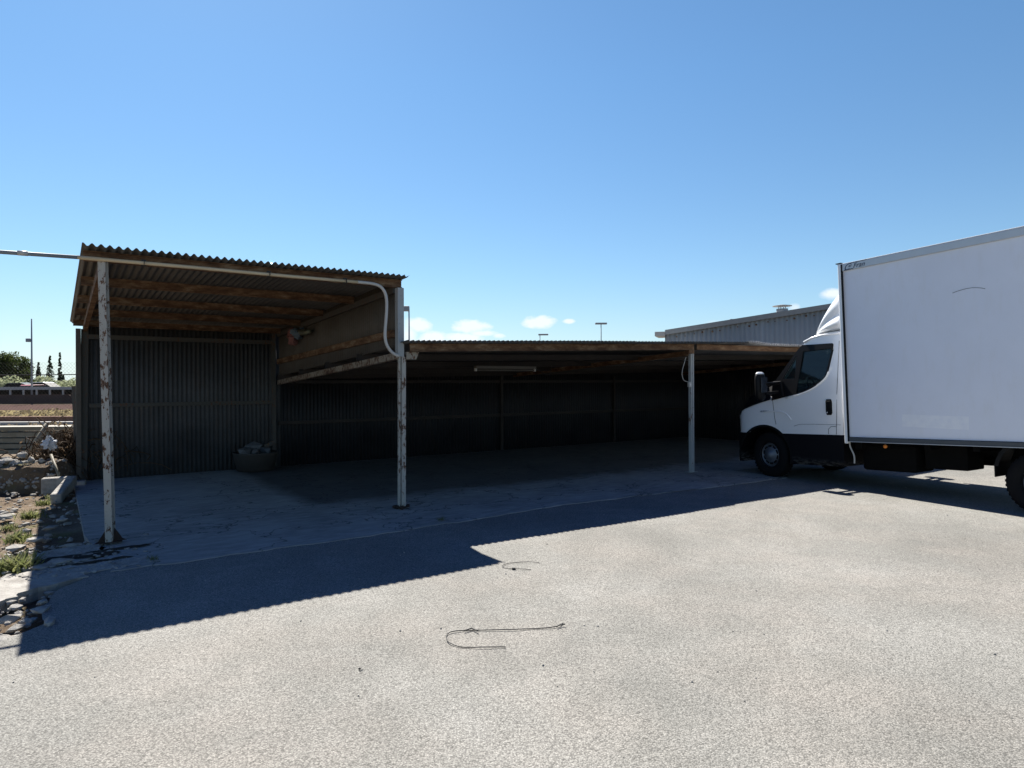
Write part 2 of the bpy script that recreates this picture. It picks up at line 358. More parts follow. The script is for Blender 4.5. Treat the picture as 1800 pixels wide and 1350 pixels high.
def thing(name, loc, rz, label, cat, group=None):
    o = bpy.data.objects.new(name, None); o.empty_display_size = .2; scn.collection.objects.link(o); o.location = loc; o.rotation_euler = (0, 0, rz); return tag(o, label, cat, group)
def boolean(o, cutters, op='DIFFERENCE'):
    for c in cutters:
        m = o.modifiers.new('b', 'BOOLEAN'); m.operation = op; m.solver = 'EXACT'; m.object = c
    bpy.context.view_layer.update(); dg = bpy.context.evaluated_depsgraph_get()
    me = bpy.data.meshes.new_from_object(o.evaluated_get(dg)); o.modifiers.clear(); o.data = me
    for c in cutters: bpy.data.objects.remove(c)
    return o

def join(a, b):
    bm = bmesh.new(); bm.from_mesh(a.data); n = len(bm.faces); bm.from_mesh(b.data); bm.faces.ensure_lookup_table()
    for f in bm.faces[n:]: f.material_index = len(a.data.materials)
    a.data.materials.append(b.data.materials[0]); bm.to_mesh(a.data); bm.free(); bpy.data.objects.remove(b)
SX, SY, TH = -4.056, 6.646, 0.6077
def SH(s, d, z=0):
    return Vector((SX+s*math.cos(TH)-d*math.sin(TH), SY+s*math.sin(TH)+d*math.cos(TH), z))
# ================================================================== GROUND
def ragged(pts, step=.12, amp=.05, seed=0, closed=True):
    out = []
    for i, p in enumerate(pts):
        if not closed and i == len(pts)-1: out.append(p[:2]); break
        q = pts[(i+1) % len(pts)]; L = math.dist(p[:2], q[:2]); n = max(1, int(L/step)) if L < 40 else 1
        for k in range(n):
            t = k/n; x = p[0]+(q[0]-p[0])*t; y = p[1]+(q[1]-p[1])*t
            a = p[2] if len(p) > 2 else amp
            x += a*(noise.noise((x*3.1, y*3.1, seed))+.5*noise.noise((x*11, y*11, seed))); y += a*(noise.noise((x*3.1, y*3.1, seed+9))+.5*noise.noise((x*11, y*11, seed+9)))
            out.append((x, y))
    return out
def flat(name, poly, z, mat, label=None, thick=0, loc=None, rz=0):
    bm = bmesh.new(); vs = [bm.verts.new((x, y, z)) for x, y in poly]; f = bm.faces.new(vs); bmesh.ops.triangulate(bm, faces=[f])
    if thick:
        r = bmesh.ops.extrude_face_region(bm, geom=bm.faces[:]); bmesh.ops.translate(bm, verts=[v for v in r['geom'] if isinstance(v, bmesh.types.BMVert)], vec=(0, 0, -thick))
    bmesh.ops.recalc_face_normals(bm, faces=bm.faces)
    me = bpy.data.meshes.new(name); bm.to_mesh(me); bm.free(); me.materials.append(MAT[mat]); o = bpy.data.objects.new(name, me); scn.collection.objects.link(o)
    if loc is not None: o.location = loc; o.rotation_euler = (0, 0, rz)
    tag(o, label, None, None, 'structure'); return o
# bare earth: a displaced patch on the left, then one sheet to the horizon
def earth():
    vs = []; fs = []; xs = []; x = -30
    xs = [-1500, -400, -120, -60]+[-30+.5*i for i in range(40)]+[-10+.12*i for i in range(70)]+[-1.4, 0, 20, 60, 200, 1500]
    ys = [-400, -60, -10, -2]+[0+.12*i for i in range(110)]+[13.5+.5*i for i in range(40)]+[36, 60, 100, 300, 1800]
    for y in ys:
        for x in xs:
            # only rough left of the shed and yard
            v = Vector((x, y, 0)); rough = 0
            s = (x-SX)*math.cos(TH)+(y-SY)*math.sin(TH); d = -(x-SX)*math.sin(TH)+(y-SY)*math.cos(TH)
            if -30 < x < -2 and 1 < y < 30 and s < -.15: rough = min(1, (-.15-s)*3)
            z = -.05 + rough*(.06*noise.noise((x*1.4, y*1.4, 3))+.035*noise.noise((x*5, y*5, 1))-.03)
            vs.append((x, y, z))
    W = len(xs)
    for j in range(len(ys)-1):
        for i in range(W-1): fs.append((j*W+i, j*W+i+1, j*W+W+i+1, j*W+W+i))
    m = MB(); m.add(vs, fs, True); return tag(m.build('ground', 'dirt'), 'bare stony brown earth beside and behind the yard', None, None, 'structure')
earth()
yard = ragged([(-3.35, -3), (-3.3, 3.9), (-3.15, 4.45), (-3.55, 5.0), (-3.65, 5.75), (SH(-.15, -.9).x, SH(-.15, -.9).y)], .1, .09, 2, False)+[(SH(0, 5.7).x, SH(0, 5.7).y), (SH(16, 5.7).x, SH(16, 5.7).y), (40, 24), (40, -12), (-3.4, -12)]
flat('yard_paving', yard, 0.0, 'asphalt', 'pale worn asphalt yard in front of the sheds')
slabp = ragged([(-.2, 5.48, 0), (-.2, .5, .02), (-.12, -.2, .06), (-.02, -1.15, .08), (2.6, -1.18, .07), (5.2, -1.02, .06), (7.6, -1.22, .03), (9.68, -1.3, .01), (9.68, 5.48, 0)], .1, .05, 5)
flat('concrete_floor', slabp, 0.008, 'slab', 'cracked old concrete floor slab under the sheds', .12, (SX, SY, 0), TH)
# the rest of the shed floor behind the parked truck
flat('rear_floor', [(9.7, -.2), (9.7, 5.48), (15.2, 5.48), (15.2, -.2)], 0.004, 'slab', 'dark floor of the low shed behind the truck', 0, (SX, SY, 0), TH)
rim = ragged([(-4.3, 4.2), (-4.05, 4.75), (-4.25, 5.35), (-4.1, 5.75), (-3.78, 6.1), (-3.45, 6.15), (-3.4, 5.9), (-3.62, 5.55), (-3.75, 5.1), (-3.88, 4.6), (-3.95, 4.15)], .05, .16, 8)
flat('concrete_edging', rim, 0.010, 'kerb', 'broken pale concrete edging between earth and asphalt', .1)
rim2 = ragged([(-.62, -.62), (-.1, -.5), (-.1, -.1), (-.2, .05), (-.45, .1), (-.7, -.2)], .05, .18, 12)
flat('broken_concrete', rim2, 0.013, 'kerb', 'crumbling concrete patch at the foot of the left post', .1, (SX, SY, 0), TH)

# ================================================================== TALL SHED (bay 1)
S2, DB = 3.2, 5.45            # bay width, depth
def zhi(d): return 2.955-.050*d       # underside of high roof sheets
S3 = 8.80
def zlo(s, d):                       # underside of low roof sheets
    a = 2.115+.030*(s-3.2)
    if s > 10.15: a = 2.115+.030*6.95-.02+.010*(s-10.15)
    return a-.058*d
T1 = thing('tall_shed', (SX, SY, 0), TH, 'tall open-fronted corrugated metal shed bay at the left end', 'shed')
PAR = T1
m = MB(); m.sheet(-.235, 3.27, -.13, 5.72, lambda x, y: zhi(y)+.019, amp=.016, ny=8, edge=.07); m.build('roof', 'roof', T1)
m = MB()
m.vsheet((-.05, DB+.05), (3.21, DB+.05), lambda t: -.06, lambda t: zhi(DB)-.035); m.build('back_wall', 'walltall', T1)
m = MB(); m.vsheet((S2-.02, .06), (S2-.02, DB), lambda t: zlo(3.2, t)-.02, lambda t: zhi(t)+.004); m.build('side_wall', 'wallside', T1)
for d in (.05, 1.42, 2.75, 3.95, 5.2):
    m = MB(); m.ibeam((-.2 if d > .1 else -.22, d, zhi(d)-.052), (3.13 if d > .1 else 3.235, d, zhi(d)-.052), .06, .10); m.build('roof_beam', 'rust', T1)
# rafters on both sides
m = MB(); m.bar((-.06, .1, 2.80), (-.03, DB, 2.57), .06, .10); m.build('rafter', 'rust', T1)
m = MB(); m.bar((S2-.06, .06, 2.82), (S2-.06, DB, 2.585), .03, .085); m.build('side_rail', 'rail', T1)
m = MB(); m.bar((S2-.065, .06, 2.26), (S2-.065, DB, 2.06), .035, .095); o = m.build('side_rail', 'rust', T1)
o['label'] = 'rusty lower rail of the side wall'
# back wall rails
for z, wd in ((2.435, .075), (1.27, .07)):
    m = MB(); m.bar((.02, DB-.0, z), (3.02, DB-.0, z), .05, wd); m.build('wall_rail', 'rail', T1)
# posts: each an I or channel section
def post(parent, p0, p1, mat, wdt=.08, kind='i', up=None):
    m = MB()
    if kind == 'i': m.ibeam(p0, p1, wdt, wdt*1.25, .008, up or (0, 1, 0))
    elif kind == 'c':
        a, b = Vector(p0), Vector(p1); m.bar(a, b, .008, wdt, (1, 0, 0)); m.bar(a+Vector((wdt/2, .022, 0)), b+Vector((wdt/2, .022, 0)), .042, .007, (1, 0, 0)); m.bar(a+Vector((-wdt/2, .022, 0)), b+Vector((-wdt/2, .022, 0)), .042, .007, (1, 0, 0))
    return m.build('post', mat, parent)
post(T1, (-.0, -.01, .03), (-.055, 0, 2.86), 'post', .068, 'i', (math.sin(.4), math.cos(.4), 0))
m = MB()
for sx, sy in ((1, .2), (-1, -.2)):
    a = Vector((0, -.01, .03)); r = Vector((sx, sy*1.0, 0)).normalized(); q = Vector((-r.y, r.x, 0))*.004
    pts = [a+r*.03, a+r*.15, a+r*.11+Vector((0, 0, .02)), a+r*.035+Vector((0, 0, .14))]
    m.add([p+q for p in pts]+[p-q for p in pts], [(0, 1, 2, 3), (7, 6, 5, 4), (0, 4, 5, 1), (1, 5, 6, 2), (2, 6, 7, 3), (3, 7, 4, 0)])
m.box((0, -.01, .033), (.2, .12, .008)); m.build('base_plate', 'darkrust', T1)
# post between the bays
m = MB(); a = Vector((S2-.0, 0, .03)); b = Vector((S2+.01, 0, 1.96))
m.bar(a+Vector((.02, 0, 0)), b+Vector((.02, 0, 0)), .065, .055, (1, 0, 0)); m.bar(a+Vector((-.028, .01, 0)), b+Vector((-.028, .01, 0)), .045, .02, (1, 0, 0))
m.build('post', 'post', T1)
m = MB(); m.bar((S2-.015, 0, 1.96), (S2-.015, 0, 2.84), .085, .085, (1, 0, 0)); m.bar((S2-.045, .01, 1.95), (S2-.04, .01, 2.3), .05, .03, (1, 0, 0)); m.build('post', 'postg', T1)
m = MB()
rr = random.Random(3)
for k in range(9): m.rock((S2+rr.uniform(-.09, .12), rr.uniform(-.08, .06), .035), rr.uniform(.015, .04), k, .8)
m.box((S2, 0, .036), (.17, .14, .012)); m.build('base_plate', 'darkrust', T1)
post(T1, (-.06, DB-.02, .0), (-.03, DB-.02, 2.56), 'rail', .10, 'c'); post(T1, (3.06, DB-.03, .03), (3.06, DB-.03, 2.60), 'rail', .07, 'c')
# side wall of the left side: only a narrow corner strip of sheeting
m = MB(); m.box((-.125, DB-.02, 1.25), (.07, .16, 2.62)); m.build('corner_strip', 'wallside', T1)

# ================================================================== LOW SHED
T2 = thing('low_shed', (SX, SY, 0), TH, 'long low open-fronted shed of corrugated sheets right of the tall bay', 'shed')
m = MB(); m.sheet(3.175, 10.15, -.24, 5.8, lambda x, y: zlo(x, y)+.019, amp=.017, ny=6, edge=.07)
def lift(x, y): return zlo(x, y)+.019+.035*math.exp(-((x-10.25)/.3)**2)
m.build('roof', 'roof', T2)
m = MB(); m.sheet(10.13, 15.3, -.27, 5.8, lift, amp=.017, ny=6, edge=.07); m.build('roof', 'roofgal', T2)['label'] = 'newer shinier roof sheets above the truck'
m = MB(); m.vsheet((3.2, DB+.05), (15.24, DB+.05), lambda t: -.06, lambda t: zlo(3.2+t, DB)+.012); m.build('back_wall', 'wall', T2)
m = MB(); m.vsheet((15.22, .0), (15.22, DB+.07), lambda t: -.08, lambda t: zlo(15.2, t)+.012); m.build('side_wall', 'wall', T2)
for k, d in enumerate((-.10, 1.25, 2.6, 3.95, 5.3)):
    for a, b in ((3.28, 8.76), (8.84, 15.2)) if k == 0 else ((3.1, 15.2),):
        m = MB(); m.ibeam((a, d, zlo(a, d)-.05), (b, d, zlo(b, d)-.05), .055, .10); m.build('roof_beam', 'rust' if k == 0 else 'shadesteel', T2)
for s, mt in ((3.165, 'beamw'), (S3, 'rust'), (14.9, 'rust')):
    m = MB(); m.bar((s, .02, zlo(s, 0)-.145), (s, DB, zlo(s, DB)-.145), .07, .085); m.build('rafter', mt, T2)
for z in (1.665, .857):
    m = MB(); m.bar((3.15, DB, z), (15.1, DB, z), .05, .065); m.build('wall_rail', 'shadesteel', T2)
for s in (8.40, 12.1):
    m = MB(); m.bar((s, DB-.03, .03), (s, DB-.03, 1.80), .06, .06, (0, 1, 0)); m.build('post', 'shadesteel', T2)
# sloped stub of beam sticking out beside the middle post
m = MB(); m.prism([(3.25, 1.925), (3.385, 1.925), (3.425, 2.02), (3.25, 2.02)], -.07, -.02); m.build('beam_end', 'beamw', T2)
m = MB(); m.box((S3-.015, 0, 1.10), (.035, .055, 2.14)); m.box((S3+.022, 0.0, 1.10), (.034, .075, 2.138)); m.box((S3, 0, .035), (.2, .12, .01)); m.build('post', 'postg', T2)
m = MB(); m.box((S3-.15, -.1, zlo(S3, 0)-.135), (.14, .09, .06)); m.box((S3-.2, -.1, zlo(S3, 0)-.16), (.02, .03, .05)); m.build('bracket', 'rust', T2)
post(T2, (14.95, 0, .0), (14.95, 0, 2.20), 'postg', .08)

# ================================================================== THINGS ON THE SHEDS
# conduit along the eave
t = thing('service_pipe', SH(0, 0, 2.8), TH, 'long pale pipe strung along the tall shed eave, bending down at its right end', 'pipe')
def rel(o, pts): return [(p[0], p[1], p[2]-2.8) for p in pts]
m = MB(); m.tube(rel(0, [(-9.0, -.06, 2.70), (-6.0, -.06, 2.75), (-3.2, -.06, 2.80), (-2.2, -.06, 2.825), (-.9, -.06, 2.845), (-.27, -.06, 2.86)]), .019, 10); m.build('grey_length', 'vtrim', t)
m = MB(); m.tube(rel(0, [(-.27, -.06, 2.86), (.8, -.06, 2.862), (1.8, -.06, 2.858), (2.60, -.06, 2.862)]), .019, 10); m.build('yellowed_length', 'cream', t)
m = MB(); ctl = [(2.60, -.06, 2.862), (2.75, -.06, 2.862), (2.86, -.06, 2.85), (2.93, -.06, 2.81), (2.975, -.06, 2.73), (2.985, -.06, 2.60), (2.972, -.06, 2.42), (2.955, -.06, 2.26), (2.965, -.058, 2.14), (3.01, -.055, 2.05), (3.08, -.05, 1.99), (3.15, -.05, 1.965)]
def smooth(P, it=2):
    P = [Vector(p) for p in P]
    for _ in range(it):
        Q = [P[0]]
        for a, b in zip(P[:-1], P[1:]): Q += [a*.75+b*.25, a*.25+b*.75]
        P = Q+[P[-1]]
    return P
m.tube([(p.x, p.y, p.z-2.8) for p in smooth(ctl)], .0195, 10); m.build('bent_length', 'pvc', t)
m = MB(); m.tube([(-.74, -.06, .052), (-.66, -.06, .053)], .024, 10); m.build('coupling', 'pvc', t)
for s in (.30, 1.55, 2.45):
    m = MB(); m.bar((s, -.035, .035), (s, -.035, .10), .045, .014, (0, 1, 0)); m.bar((s, -.084, .04), (s, -.084, .085), .006, .016, (0, 1, 0)); m.build('clamp', 'cable', t)
# fluorescent batten under the low roof
t = thing('batten_lamp', SH(6.2, 2.0, 1.9), TH, 'unlit tube lamp batten hung under the low shed roof', 'lamp')
m = MB(); m.box((0, 0, .0), (1.3, .09, .05)); m.build('housing', 'dimlamp', t, bevel=.006)
m = MB(); m.tube([(-.62, 0, -.05), (.62, 0, -.05)], .014, 8); m.build('tube', 'dimlamp', t)
for x in (-.64, .64): m = MB(); m.box((x, 0, -.045), (.03, .05, .05)); m.build('holder', 'pvc', t)
m = MB(); m.tube(smooth([(.64, 0, .0), (.78, .02, -.06), (.95, .05, -.13), (1.1, .1, -.12), (1.2, .2, .06)]), .006, 6); m.build('cable', 'cable', t)
# switch box and looping cable on the right post
t = thing('switch_box', SH(S3-.062, -.0, 1.58), TH, 'small white switch box on the blue-grey post beside the truck', 'switch')
m = MB(); m.box((0, -.02, 0), (.055, .045, .09)); m.build('case', 'pvc', t, bevel=.006)
m = MB(); m.box((0, -.045, .0), (.02, .01, .035)); m.build('button', 'silver', t)
m = MB(); m.tube(smooth([(-.02, -.01, .05), (-.10, -.01, .055), (-.165, -.01, .10), (-.19, -.01, .22), (-.13, -.01, .36), (-.09, -.02, .48)]), .006, 6); m.build('cable', 'pvc', t)
# bundle stuffed behind the side rail
t = thing('rag_bundle', SH(S2-.13, 3.75, 2.50), TH, 'bundle of rags and an old bottle stuffed behind the upper side rail', 'bundle')
MAT['rag1'] = simple('red_rag', (.20, .09, .08), .9, var=.5); MAT['rag2'] = simple('blue_rag', (.12, .17, .21), .9, var=.5); MAT['bottleg'] = simple('dull_green_bottle', (.12, .13, .09), .35)
rr = random.Random(5); m = MB()
for k in range(9): m.rock((rr.uniform(-.05, .03), .42+rr.uniform(-.1, .16), rr.uniform(-.13, .08)), rr.uniform(.05, .08), k+1, .9)
m.build('red_cloth', 'rag1', t); m = MB()
for k in range(8): m.rock((rr.uniform(-.04, .03), .12+rr.uniform(-.14, .14), rr.uniform(-.04, .08)), rr.uniform(.06, .085), k+20, .8)
m.build('blue_cloth', 'rag2', t); m = MB(); m.tube([(0, .05, .02), (0, -.28, .0), (0, -.36, .0), (0, -.5, .0)], .06, 12, r2=.03); m.build('bottle', 'bottleg', t)
# basket of rubbish at the back wall
MAT['tubm'] = simple('dull_tub', (.045, .04, .035), .8, var=.3)
t = thing('rubbish_tub', SH(2.62, 5.05, .03), TH, 'round grey tub heaped with rubbish against the back wall', 'tub')
m = MB(); m.lathe([(.0, .0), (.33, .0), (.39, .30), (.41, .33), (.38, .33), (.32, .03), (0, .03)], (0, 0, 0), 'z', 24); m.build('tub', 'tubm', t); m = MB()
MAT['bagm'] = simple('crumpled_grey_bag', (.085, .09, .095), .6, var=.4, scale=14)
for k, (x, y, z, r) in enumerate([(-.2, -.1, .36, .17), (-.02, .05, .40, .19), (.15, -.05, .35, .16), (-.05, -.2, .35, .13)]): m.rock((x, y, z), r, k+3, .55)
m.build('rubbish', 'bagm', t)
m = MB(); m.bar((.16, .05, .42), (.36, .05, .5), .12, .07); m.build('carton', 'rail', t)
# ================================================================== TRUCK
PHI = R(31.0); TD = Vector((-math.sin(PHI), math.cos(PHI), 0)); TN = Vector((-math.cos(PHI), -math.sin(PHI), 0))
TO = TD*7.366+TN*(-10.48); TRZ = math.atan2(TD.y, TD.x); RK = R(2.2)
def rk(v):   # the body sits nose-down on its springs
    u, y, z = v; return (u*math.cos(RK)+z*math.sin(RK), y, -u*math.sin(RK)+z*math.cos(RK))
T = thing('box_truck', TO, TRZ, 'white box truck parked nose-in at the low shed, seen from its side', 'truck')
def tb(m, name, mat, parent=T, bevel=0, raked=True): return m.build(name, mat, parent, bevel=bevel, tf=rk if raked else None)
def ys(z): return 1.0 if z < 1.36 else 1.0-.13*(z-1.36)
# --- cab shell as a loft of cross sections
SEC = [  # u, bottom, side top (shoulder), centre top, half width
    (.675, .50, .86, .90, .72), (.655, .45, .98, 1.02, .83), (.60, .42, 1.06, 1.12, .91), (.53, .40, 1.14, 1.27, .955), (.42, .38, 1.185, 1.405, .98), (.25, .36, 1.235, 1.48, .995),
    (.05, .35, 1.29, 1.55, 1.0), (-.10, .34, 1.325, 1.60, 1.0), (-.16, .34, 1.335, 1.62, 1.0), (-.30, .34, 1.36, 1.76, 1.0), (-.43, .34, 1.36, 1.93, 1.0), (-.55, .34, 1.36, 2.07, 1.0),
    (-.64, .34, 1.36, 2.19, 1.0), (-.72, .34, 1.36, 2.275, 1.0), (-.86, .34, 1.36, 2.34, 1.0), (-1.05, .34, 1.36, 2.37, 1.0), (-1.40, .34, 1.36, 2.385, 1.0)]
def cab_loft(inset=0.0, zlow=None, zcap=None):
    vs = []; fs = []; n = 0
    for (u, b, sh, t, hw) in SEC:
        if inset: u = u*.94-.045 if u > -1.2 else u+inset; t -= inset; hw -= inset; b += inset; sh -= inset*.3
        hood = u > -.13
        if hood:
            half = [(hw*.97, b), (hw, b+.15), (hw, .75 if b < .7 else b+.2), (hw, sh-.05), (hw-.012, sh-.012), (hw-.05, sh+.01), (hw-.13, t-.045 if t-.045 > sh else sh+.012), (hw-.28, t-.01), (hw*.35, t+.012)]
        else:
            st = t-.055; y1 = hw-.13*(max(0, st-1.36))
            half = [(hw*.97, b), (hw, b+.15), (hw, .75), (hw, sh-.2), (hw, sh), (hw-.13*max(0, (sh+st)/2-1.36), (sh+st)/2), (y1, st), (y1-.07, st+.042), (y1*.45, t+.005)]
        ring = half+[(-y, z) for y, z in reversed(half)]; n = len(ring); vs += [(u, y, z) for y, z in ring]
    for i in range(len(SEC)-1):
        for k in range(n): fs.append((i*n+k, i*n+(k+1) % n, (i+1)*n+(k+1) % n, (i+1)*n+k))
    fs.append(tuple(range(n))); fs.append(tuple((len(SEC)-1)*n+k for k in reversed(range(n))))
    m = MB(); m.add(vs, fs, True); return m
def cut(poly, y0, y1):
    m = MB(); m.prism(poly, y0, y1); return m.build('cutter', 'black')
def archcut(y0=-1.3, y1=1.3, u=.03, w=.357, r=.53):
    return cut([(u+r*math.cos(a*math.pi/24), w+r*math.sin(a*math.pi/24)) for a in range(48)], y0, y1)
GL = [(-.715, 2.085), (-1.20, 2.092), (-1.205, 2.04), (-1.135, 1.72), (-1.11, 1.66), (-1.05, 1.60), (-.92, 1.515), (-.74, 1.44), (-.615, 1.395)]
QG = [(-.36, 1.655), (-.595, 2.02), (-.585, 1.65)]
SURR = [(-.16, 1.57), (-.645, 2.155), (-.69, 2.19), (-1.215, 2.172), (-1.235, 2.15), (-1.225, 2.08), (-1.155, 1.72), (-1.12, 1.65), (-1.065, 1.60), (-.93, 1.50), (-.74, 1.42), (-.5, 1.37), (-.374, 1.345), (-.15, 1.30)]
shell = cab_loft(); SH_O = shell.build('cab', 'white')
inner = cab_loft(.045).build('cutter', 'black')
low = MB(); low.box((-.4, 0, .28), (3, 3, .94)); lowo = low.build('cutter', 'black')          # below z=.75 is black plastic
wsc = MB(); # windshield opening
wsc.add([(.2, y, z) for y, z in ((-.80, 1.58), (.80, 1.58), (.74, 2.14), (-.74, 2.14))]+[(-1.0+dx, y, z) for dx, y, z in ((.3, -.80, 1.58), (.3, .80, 1.58), (0.0, .74, 2.14), (0.0, -.74, 2.14))], [(0, 1, 2, 3), (7, 6, 5, 4), (0, 4, 5, 1), (1, 5, 6, 2), (2, 6, 7, 3), (3, 7, 4, 0)])
wso = wsc.build('cutter', 'black')
boolean(SH_O, [inner, lowo, archcut(), cut([(-.27, 1.60), (-.655, 2.125), (-1.225, 2.135), (-1.235, 2.06), (-1.16, 1.71), (-1.12, 1.635), (-.93, 1.493), (-.74, 1.415), (-.56, 1.37), (-.52, 1.60)], -1.3, 1.3), wso])
for v in SH_O.data.vertices: v.co = rk(v.co)
for p in SH_O.data.polygons: p.use_smooth = True
try:
    SH_O.data.set_sharp_from_angle(angle=R(28))
except Exception: pass
SH_O.parent = T
# black lower body: bumper and sill
m = MB(); vs = []; fs = []
prof = [(.69, .80), (.665, .88), (.60, .955), (.50, .99), (.3, 1.006), (0, 1.008), (-1.40, 1.008)]
for u, hw in prof:
    b = .27 if u < .0 else .24
    for y, z in ((hw-.03, b), (hw, b+.06), (hw, .745), (hw-.02, .75), (-hw+.02, .75), (-hw, .745), (-hw, b+.06), (-hw+.03, b)): vs.append((u, y, z))
for i in range(len(prof)-1):
    for k in range(8): fs.append((i*8+k, i*8+(k+1) % 8, (i+1)*8+(k+1) % 8, (i+1)*8+k))
fs.append(tuple(range(8))); fs.append(tuple((len(prof)-1)*8+k for k in reversed(range(8)))); m.add(vs, fs)
o = m.build('lower_cladding', 'skirt'); boolean(o, [archcut()])
for v in o.data.vertices: v.co = rk(v.co)
o.parent = T
# wheel house lining, arch lip
for sy in (1, -1):
    m = MB(); pts = []
    for k in range(25):
        a = R(-12)+R(204)*k/24; pts.append((.03+.535*math.cos(a), .357+.535*math.sin(a)))
    for i in range(24):
        (a, b), (c, d) = pts[i], pts[i+1]
        m.add([(a, 1.012*sy, b), (c, 1.012*sy, d), (c, .55*sy, d), (a, .55*sy, b), (a*1.0, 1.012*sy, b), (.03+(a-.03)*.93, 1.012*sy, .357+(b-.357)*.93), (.03+(c-.03)*.93, 1.012*sy, .357+(d-.357)*.93)], [(0, 1, 2, 3), (0, 5, 6, 1)])
    tb(m, 'wheel_arch', 'black')
m = MB(); m.box((.03, 0, .55), (1.0, 1.1, .6)); tb(m, 'engine_block', 'chassis')
# black strips between fender and hood (upper headlight / cowl gap)
for sy in (1, -1):
    m = MB(); rows = []
    for (u, b, sh, t, hw) in SEC[2:9]:
        mid = t-.045 if t-.045 > sh else sh+.012; k = .045 if u > -.13 else .0
        if u < -.13: mid = sh+.17
        rows.append([(u, (hw+.004)*sy, sh-.006-k*.2), (u, (hw-.044)*sy, sh+.018), (u, (hw-.124)*sy, mid+.006), (u, (hw-.15)*sy, mid+.012)])
    vs = [p for rw in rows for p in rw]+[(p[0], p[1]-.03*sy, p[2]-.03) for rw in rows for p in rw]; n = len(rows)*4; fs = []
    for i in range(len(rows)-1):
        for k in range(3): a = i*4+k; fs.append((a, a+1, a+5, a+4)); fs.append((a+n, a+n+4, a+n+5, a+n+1))
    m.add(vs, fs); tb(m, 'headlight_strip', 'black')
m = MB(); m.box((.66, 0, .93), (.06, 1.1, .16)); m.box((.665, 0, .62), (.06, 1.2, .14)); tb(m, 'grille', 'black')
for y in (-.68, .68):
    m = MB(); m.box((.625, y, 1.02), (.10, .26, .10), Matrix.Rotation(-.5*(1 if y > 0 else -1), 3, 'Z')); tb(m, 'headlight', 'silver', bevel=.02)
